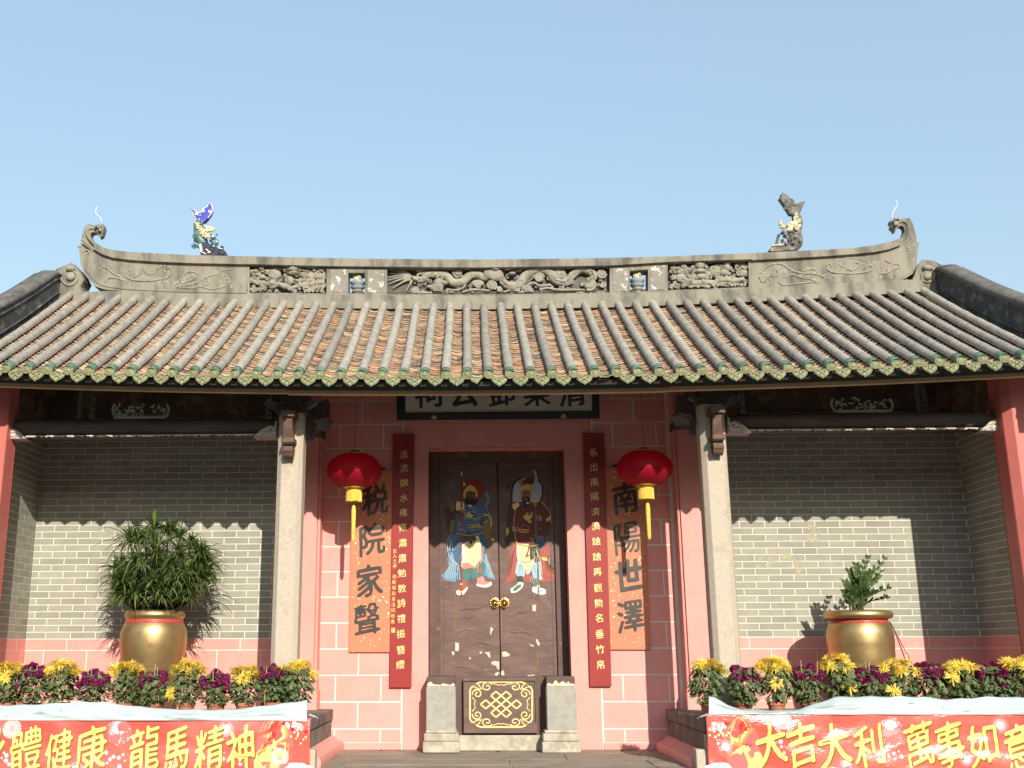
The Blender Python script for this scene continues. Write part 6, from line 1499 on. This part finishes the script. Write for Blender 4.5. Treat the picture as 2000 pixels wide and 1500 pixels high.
# ------------------------------------------------------------------ chrysanthemums
YF = 10.20
def yellow_head(seed):
    r = random.Random(seed); m = MB()
    for k in range(84):
        ring_ = k % 3; az = r.uniform(0, 2*math.pi); el = (-0.05, 0.40, 0.9)[ring_]+r.uniform(-0.25, 0.25); L_ = (0.070, 0.060, 0.044)[ring_]*r.uniform(0.85, 1.25); wv = 0.0036
        d = Vector((math.cos(az)*math.cos(el), math.sin(az)*math.cos(el), math.sin(el))); sd = d.cross(Vector((0, 0, 1))).normalized()*wv
        p0 = d*0.006; p1 = d*L_*0.55+Vector((0, 0, 0.006)); p2 = d*L_+Vector((0, 0, -0.006+r.uniform(-0.008, 0.010)))
        b = len(m.v)
        for q, s_ in ((p0, 0.5), (p1, 1.0), (p2, 0.45)): m.v.append(tuple(q-sd*s_)); m.v.append(tuple(q+sd*s_))
        for i in range(2): m.f.append((b+2*i, b+2*i+1, b+2*i+3, b+2*i+2)); m.m.append(0)
    m.ball((0, 0, 0.002), (0.012, 0.012, 0.008), 7, 4, 0)
    return m.mesh('flower', [M['yellowpetal']], 60)
def purple_head(seed):
    r = random.Random(seed); m = MB(); m.ball((0, 0, 0), 0.020, 8, 5, 0)
    for k in range(64):
        z = 1-1.5*(k+0.5)/64; a = k*2.39996+r.uniform(-0.2, 0.2); s_ = math.sqrt(max(0, 1-z*z)); d = Vector((s_*math.cos(a), s_*math.sin(a), z))
        tn = d.cross(Vector((0, 0, 1))); tn = tn.normalized() if tn.length > 1e-3 else Vector((1, 0, 0)); up = d.cross(tn)
        p = d*0.019; e = d*r.uniform(0.034, 0.041)+up*r.uniform(-0.006, 0.006)
        b = len(m.v)
        for q in (p-tn*0.005, p+tn*0.005, (p+e)/2+tn*0.007-up*0.002, e, (p+e)/2-tn*0.007-up*0.002): m.v.append(tuple(q))
        m.f.append((b, b+1, b+2, b+3, b+4)); m.m.append(0)
    return m.mesh('flower', [M['purplepetal']])
YH = [yellow_head(i) for i in range(4)]; PH = [purple_head(i) for i in range(3)]
def mum_foliage(seed):
    r = random.Random(seed); m = MB()
    for k in range(340):
        h = r.random(); rad = (0.085+0.055*math.sin(math.pi*min(1, h*1.05)))*math.sqrt(r.uniform(0.15, 1))*1.1; a = r.uniform(0, 2*math.pi)
        c = Vector((rad*math.cos(a)*1.1, rad*math.sin(a), 0.175+0.30*h))
        dr = Vector((math.cos(a+r.uniform(-0.9, 0.9))*0.75, math.sin(a+r.uniform(-0.9, 0.9))*0.75, r.uniform(-1.3, -0.1))).normalized()
        L_ = r.uniform(0.045, 0.075); tn = dr.cross(Vector((0, 0, 1))).normalized(); nn = tn.cross(dr).normalized()
        ol = [(0, 0), (0.22, 0.30), (0.38, 0.16), (0.55, 0.36), (0.70, 0.16), (1.0, 0.0)]
        b = len(m.v)
        for (u, wd) in ol: m.v.append(tuple(c+dr*L_*u+tn*L_*wd+nn*(-0.006*abs(wd)/0.3)))
        for (u, wd) in ol[1:-1]: m.v.append(tuple(c+dr*L_*u-tn*L_*wd+nn*(-0.006*abs(wd)/0.3)))
        mid_ = [tuple(c+dr*L_*u) for u in (0.3, 0.6)]; m.v.extend(mid_)
        M0, M1 = b+10, b+11
        for f in ((0, 1, 10), (1, 2, 10), (2, 3, 11, 10), (3, 4, 11), (4, 5, 11), (0, 10, 6), (6, 10, 7), (7, 10, 11, 8), (8, 11, 9), (9, 11, 5)):
            m.f.append(tuple(b+j for j in f)); m.m.append(0)
    for k in range(7):
        a = r.uniform(0, 6.28); m.tube([(0.02*math.cos(a), 0.02*math.sin(a), 0.13), (0.06*math.cos(a), 0.06*math.sin(a), 0.33), (0.08*math.cos(a), 0.08*math.sin(a), 0.47)], 0.003, 4, 1)
    return m.mesh('foliage', [M['mumleaf'], M['stem']])
FOL = [mum_foliage(i) for i in range(4)]
pm = MB(); pm.lathe([(0.062, 0.0), (0.066, 0.005), (0.078, 0.115), (0.088, 0.118), (0.089, 0.145), (0.084, 0.147), (0.078, 0.14), (0.076, 0.125), (0.001, 0.125)], (0, 0, 0), 24)
POT = pm.mesh('pot', M['clay'], 35)
pm = MB(); pm.lathe([(0.062, 0.0), (0.066, 0.005), (0.078, 0.115), (0.086, 0.118), (0.087, 0.14), (0.082, 0.142), (0.076, 0.13), (0.001, 0.125)], (0, 0, 0), 24)
POTB = pm.mesh('pot', M['blackpot'], 35)
pm = MB(); pm.tube([(0, 0, 0), (0.002, 0.001, 0.18), (0, 0, 0.36)], 0.0032, 5); CANE = pm.mesh('cane', M['bamboo'])
ordn = ['first', 'second', 'third', 'fourth', 'fifth', 'sixth', 'seventh', 'eighth', 'ninth', 'tenth', 'eleventh']
rowL = [(580,'y',1288),(535,'p',1288),(480,'y',1293),(424,'p',1300),(367,'y',1285),(303,'p',1297),(245,'y',1288),(185,'p',1300),(121,'y',1286),(66,'p',1288),(14,'y',1290)]
rowR = [(1383,'y',1283),(1450,'p',1288),(1513,'y',1279),(1577,'p',1288),(1640,'y',1275),(1697,'p',1290),(1755,'y',1281),(1812,'p',1283),(1876,'y',1285),(1936,'p',1283),(1990,'y',1280)]
for side, rowd in (('left', rowL), ('right', rowR)):
    for i, (px, kind, ty) in enumerate(rowd):
        r = random.Random(i*7+(0 if side == 'left' else 300))
        x = P(px, 1340, YF)[0]; ht = P(px, ty, YF)[2]-PLZ
        nm = 'yellow spidery' if kind == 'y' else 'purple pompon'
        lab = '%s chrysanthemum in a pot, %s from the door in the %s row' % (nm, ordn[i], side)
        o = tag(empty('potted_chrysanthemum', (x, YF+r.uniform(-0.02, 0.02), PLZ)), lab, 'potted flower', 'chrysanthemums along the platform edges')
        sc_ = r.uniform(0.92, 1.08); o.scale = (sc_, sc_, 1.0)
        link('pot', POT if r.random() < 0.86 else POTB, o)
        f = link('foliage', FOL[r.randrange(4)], o); f.rotation_euler = (r.uniform(-0.05, 0.05), r.uniform(-0.09, 0.09), r.uniform(0, 6.28)); f.scale = (1.0, 1.0, (ht-0.075)/0.47)
        for k in range(r.choice((2, 2, 3))):
            c = link('cane', CANE, o, loc=(r.uniform(-0.08, 0.08), -r.uniform(0.06, 0.09), 0.12)); c.rotation_euler = (r.uniform(-0.08, 0.05), r.uniform(-0.12, 0.12), 0); c.scale = (1, 1, r.uniform(0.8, 1.1))
        if kind == 'y':
            nf = r.randrange(12, 21)
            for k in range(nf):
                a = 2*math.pi*k/nf*1.0+r.uniform(-0.3, 0.3); rr = (0.135 if k % 3 else 0.06)*r.uniform(0.7, 1.15)
                q = Vector((rr*math.cos(a)*1.1, rr*math.sin(a)*0.8, ht-0.055-0.5*rr*rr/0.13*0.9+r.uniform(-0.015, 0.02)))
                h = link('flower', YH[r.randrange(4)], o, loc=q); h.rotation_euler = (r.uniform(0.1, 0.9), math.cos(a)*0.5+r.uniform(-0.2, 0.2), r.uniform(0, 6)); s_ = r.uniform(0.85, 1.15); h.scale = (s_, s_, s_)
            for k in range(r.choice((0, 1, 1))):
                q = Vector((r.uniform(-0.13, 0.13), -0.13, r.uniform(0.22, ht-0.14))); h = link('flower', YH[r.randrange(4)], o, loc=q); h.rotation_euler = (1.3, 0, r.uniform(-0.5, 0.5))
        else:
            for k in range(r.randrange(20, 36)):
                a = r.uniform(0, 6.28); rr = 0.125*math.sqrt(r.random())
                q = Vector((rr*math.cos(a)*1.08, rr*math.sin(a)*0.9-0.035, ht-0.04-abs(rr)*0.45-r.uniform(0, 0.06)-(0.035 if math.sin(a) < 0 else 0)))
                h = link('flower', PH[r.randrange(3)], o, loc=q); h.rotation_euler = (r.uniform(0.1, 0.9), r.uniform(-0.5, 0.5), r.uniform(0, 6)); s_ = r.uniform(0.95, 1.25); h.scale = (s_, s_, s_)
            for k in range(r.choice((1, 2))):
                q = Vector((r.uniform(-0.12, 0.12), -0.115, r.uniform(0.27, ht-0.14))); h = link('flower', PH[r.randrange(3)], o, loc=q); h.rotation_euler = (1.3, 0, r.uniform(0, 6)); h.scale = (0.8,)*3

# ------------------------------------------------------------------ banners and plastic sheets
YBn = 9.93
def bsurf(x, z, sd):
    v = Vector((x*1.1+sd, z*2.2, sd)); a = mnoise.noise(v)*0.045
    b = mnoise.noise(Vector((x*2.6+z*3.0+sd, z*5-x*1.2, 3.1)))*0.028
    c = mnoise.noise(Vector((x*7-z*8, z*10+x*3, sd+1)))*0.007
    return a+b+c
for side in ('left', 'right'):
    sd = 1.7 if side == 'left' else 6.2
    if side == 'left':
        xi = P(606, 1440, YBn)[0]; xo = -5.0; topf = lambda x: P(300, 1404, YBn)[2] + 0.004*math.sin(x*3)
        lab = 'red new year banner with yellow characters hanging below the left flower row'
    else:
        xi = P(1381, 1440, YBn)[0]; xo = 5.0; topf = lambda x: P(1600, 1393, YBn)[2] + 0.003*math.sin(x*2.3)
        lab = 'glossy red new year banner with yellow characters below the right flower row'
    o = tag(empty('banner', ((xi+xo)/2, YBn, -0.2)), lab, 'banner')
    nx, nz = 150, 30; m = MB(); zbot = -0.2
    def SP(x, z, e=0.0): return (x, YBn+bsurf(x, z, sd)*min(1.0, 0.25+abs(topf(x)-z)*5)-e, z)
    for k in range(nx+1):
        x = xi+(xo-xi)*k/nx
        for j in range(nz+1):
            z = topf(x)+(zbot-topf(x))*j/nz; m.v.append(SP(x, z))
    for k in range(nx):
        for j in range(nz):
            a = k*(nz+1)+j; q = (a, a+1, a+nz+2, a+nz+1); m.f.append(q if side == 'left' else q[::-1]); m.m.append(0)
    ob_ = local(m, o).build('vinyl', M['banner'], o, smooth=80)
    md = ob_.modifiers.new('solid', 'SOLIDIFY'); md.thickness = 0.002; md.offset = 1.0 if False else -1.0
    def at(px, py): q = P(px, py, YBn); return q[0], q[2]
    def disc_(mb, cx, cz, r, mi, e, n=14):
        mb.add([SP(cx, cz, e)]+[SP(cx+r*math.cos(2*math.pi*k/n), cz+r*math.sin(2*math.pi*k/n), e) for k in range(n)], [(0, 1+k, 1+(k+1) % n) for k in range(n)], mi)
    # printed fireworks
    pr = MB(); r5 = random.Random(4 if side == 'left' else 8)
    if side == 'left':
        burst = [(25,1423,17,0),(232,1430,23,1),(442,1424,19,2),(547,1478,16,0),(335,1498,16,2),(150,1502,18,2)]
        dots = [(207,1470),(215,1483),(222,1478),(232,1480),(240,1474),(244,1486),(210,1490),(234,1497),(15,1475),(14,1485),(10,1470),(20,1492),(436,1482),(448,1486),(452,1481),(458,1490),(465,1478),(470,1492),(5,1480)]
    else:
        burst = [(1529,1413,19,0),(1417,1459,17,2),(1741,1428,24,1),(1655,1492,18,2),(1953,1417,16,2),(1889,1484,14,2)]
        dots = [(1513,1450),(1521,1463),(1526,1458),(1531,1470),(1535,1478),(1524,1448),(1549,1474),(1737,1478),(1747,1472),(1757,1468),(1749,1482),(1724,1463),(1762,1478),(1728,1476),(1735,1485),(1975,1470),(1982,1475),(1968,1478),(1954,1474)]
    sparks = pr; pmats = [M['vinylwhite'], M['vinylpink'], M['vinylrose'], M['vinylyellow'], M['vinylglow'], M['vinylcrim'], M['vinylorange']]
    for (px, py, r, kd) in burst:
        pr = MB(); cx, cz = at(px, py); R_ = r/202.0
        if kd == 0:
            for k in range(24):
                a = 2*math.pi*k/24; 
                for (r0, r1, wd) in ((0.35, 0.98, 0.05),):
                    c, s_ = math.cos(a), math.sin(a); tx, tz = -s_*R_*wd, c*R_*wd
                    pr.add([SP(cx+c*R_*r0-tx*0.5, cz+s_*R_*r0-tz*0.5, 0.0045), SP(cx+c*R_*r0+tx*0.5, cz+s_*R_*r0+tz*0.5, 0.0045), SP(cx+c*R_*r1+tx*1.3, cz+s_*R_*r1+tz*1.3, 0.0045), SP(cx+c*R_*r1-tx*1.3, cz+s_*R_*r1-tz*1.3, 0.0045)], [(0, 1, 2, 3)], 0)
            disc_(pr, cx, cz, R_*0.38, 1, 0.0042)
        elif kd == 1:
            disc_(pr, cx, cz, R_, 2, 0.0036); disc_(pr, cx, cz+R_*0.2, R_*0.72, 1, 0.0040); disc_(pr, cx, cz+R_*0.3, R_*0.5, 0, 0.0044)
            for k in range(70):
                a = r5.uniform(0, 6.28); rr = R_*math.sqrt(r5.uniform(0.2, 1)); disc_(pr, cx+rr*math.cos(a), cz+rr*math.sin(a), 0.005, 0, 0.0048, 5)
        else:
            for (f, mi, e) in ((1.0, 2, 0.0034), (0.72, 1, 0.0038), (0.42, 0, 0.0043)): disc_(pr, cx, cz, R_*f, mi, e, 18)
        local(pr, o).build('printed_firework', pmats, o)
    pr = sparks
    for (px, py) in dots:
        cx, cz = at(px, py); rr = r5.uniform(0.006, 0.019); disc_(pr, cx, cz, rr*1.35, 1, 0.0036, 10); disc_(pr, cx, cz, rr*0.8, 0, 0.0042, 10)
    for k in range(60):
        cx, cz = at(r5.uniform(0, 600) if side == 'left' else r5.uniform(1390, 2000), r5.uniform(1412, 1500)); disc_(pr, cx, cz, r5.uniform(0.002, 0.005), r5.choice((0, 1)), 0.0036, 6)
    # lit column, firecrackers, blossom, cloud at the inner end
    def tr(px): return px if side == 'left' else 1986-px
    def quadp(pts, mi, e): pr.add([SP(*at(tr(a), b), e) for a, b in pts], [tuple(range(len(pts)))], mi)
    def ellp(px, py, rx, ry, mi, e, n=22):
        cx, cz = at(tr(px), py); pr.add([SP(cx, cz, e)]+[SP(cx+rx/202*math.cos(2*math.pi*k/n)*(1+0.12*r5.random()), cz+ry/202*math.sin(2*math.pi*k/n)*(1+0.12*r5.random()), e) for k in range(n)], [(0, 1+k, 1+(k+1) % n) for k in range(n)], mi)
    ellp(538, 1455, 30, 50, 2, 0.0030); ellp(538, 1455, 24, 46, 6, 0.0032); ellp(540, 1452, 17, 42, 4, 0.0034); ellp(526, 1488, 27, 26, 4, 0.0036); ellp(524, 1490, 21, 20, 3, 0.0038)
    for k in range(40):
        px, py = 530+r5.gauss(0, 5)+(k/40-0.5)*-14, 1412+k*1.15; cx, cz = at(tr(px), py); a = r5.uniform(0.6, 1.4); L_ = 0.022
        c, s_ = math.cos(a)*L_, math.sin(a)*L_; pr.add([SP(cx-c-0.004, cz-s_, 0.0052), SP(cx-c+0.004, cz-s_, 0.0052), SP(cx+c+0.004, cz+s_, 0.0052), SP(cx+c-0.004, cz+s_, 0.0052)], [(0, 1, 2, 3)], 5)
    for k in range(30):
        px, py = 578+r5.gauss(0, 10), 1412+abs(r5.gauss(0, 9)); cx, cz = at(tr(px), py); disc_(pr, cx, cz, r5.uniform(0.008, 0.02), r5.choice((0, 0, 1, 5)), 0.0040+k*0.00002, 7)
    for k in range(14):
        px, py = 582+r5.gauss(0, 9), 1435+r5.gauss(0, 9); cx, cz = at(tr(px), py); disc_(pr, cx, cz, r5.uniform(0.006, 0.015), r5.choice((3, 0, 6)), 0.0040+k*0.00002, 5)
    for (px, py, r) in ((570,1506,14),(588,1505,13),(600,1508,12),(578,1500,9)): cx, cz = at(tr(px), py); disc_(pr, cx, cz, r/202, 0, 0.0045+r*0.00002, 16)
    local(pr, o).build('printed_sparks', pmats, o, kind='stuff')
    if side == 'left': chars = [('身',-18,1462,62,84),('體',52,1463,60,80),('健',115,1467,52,78),('康',178,1463,60,86),('龍',282,1462,58,84),('馬',344,1464,50,80),('精',410,1463,56,84),('神',470,1464,54,84)]
    else: chars = [('大',1505,1453,56,76),('吉',1565,1452,58,78),('大',1628,1454,60,76),('利',1696,1456,58,72),('萬',1797,1454,56,82),('事',1856,1454,54,84),('如',1921,1452,58,74),('意',1990,1458,56,84)]
    for ch, px, py, wpx, hpx in chars:
        cx, cz = at(px, py); mm = MB(); hgt = hpx/202.0*0.93; wr = wpx/hpx*1.0
        put_text(mm, ch, lambda u, v: SP(cx+u+0.012, cz+v-0.014, 0.0062), hgt, 1, bold=0.34, slant=0.24, wx=wr, N=72, sig=1.25)
        put_text(mm, ch, lambda u, v: SP(cx+u, cz+v, 0.0080), hgt, 0, bold=0.34, slant=0.24, wx=wr, N=72, sig=1.25)
        local(mm, o).build('printed_character', [M['vinylyellow'], M['vinylshade']], o)
    # pale plastic sheet gathered along the top of the banner
    if side == 'left':
        tp = [(-40,1379),(0,1378),(60,1376),(160,1371),(200,1371),(250,1378),(330,1385),(450,1386),(540,1376),(600,1367)]; bt = lambda px: 1405 if px < 540 else 1405+(px-540)*0.04; lb = 'pale blue plastic sheet gathered in front of the left flower pots'
    else:
        tp = [(1384,1359),(1395,1361),(1420,1377),(1450,1385),(1530,1388),(1560,1385),(1600,1372),(1630,1361),(1700,1360),(1800,1361),(1850,1366),(1930,1361),(2040,1363)]; bt = lambda px: 1393.5; lb = 'pale blue plastic sheet gathered in front of the right flower pots'
    ps = MB(); pa, pb = tp[0][0], tp[-1][0]; nn = 140; rows_ = 12
    for k in range(nn+1):
        px = pa+(pb-pa)*k/nn; ty = float(np.interp(px, [q[0] for q in tp], [q[1] for q in tp])); ty += 0.8*math.sin(px*0.11)
        T = P(px, ty, YBn+0.06); B = P(px, bt(px)+2, YBn-0.015)
        for j in range(rows_+3):
            if j <= rows_:
                t = j/rows_; x = B[0]+(T[0]-B[0])*t; y = B[1]+(T[1]-B[1])*t; z = B[2]+(T[2]-B[2])*t
                fold = 0.028*mnoise.noise(Vector((px*0.010+t*1.2, t*2.0-px*0.006, 2.0+sd)))
                for (fq, kx, amp_, o2) in ((2.2, 0.010, 0.020, 0.0), (3.2, -0.007, 0.014, 7.0)):
                    nn2 = mnoise.noise(Vector((t*fq+px*kx, px*0.004, sd+o2))); fold += amp_*max(0.0, 1-abs(nn2)*3.0)**1.5
                y -= (abs(fold)+0.01)*math.sin(math.pi*min(1, t*0.9+0.05))
            else:
                e = j-rows_; x = T[0]; y = T[1]+0.03*e; z = T[2]-0.02*e*e
            ps.v.append((x, y, z))
    W_ = rows_+3
    for k in range(nn):
        for j in range(W_-1):
            a = k*W_+j; ps.f.append((a, a+W_, a+W_+1, a+1)); ps.m.append(0)
    so = tag(empty('plastic_sheet', ((xi+xo)/2, YBn, PLZ)), lb, 'plastic sheet')
    local(ps, so).build('sheet', M['sheet'], so, smooth=80)
    # cord along the hem and tie at the inner end
    m = MB(); cpx = 603 if side == 'left' else 1382
    q = P(cpx, 1400, YBn-0.01); m.tube([(q[0], q[1], q[2]+0.02), (q[0]+(0.05 if side == 'left' else -0.05), q[1]+0.03, q[2]+0.0), (q[0]+(0.07 if side == 'left' else -0.07), q[1]+0.10, q[2]-0.02)], 0.008, 6); local(m, so).build('tie', M['sheet'], so)
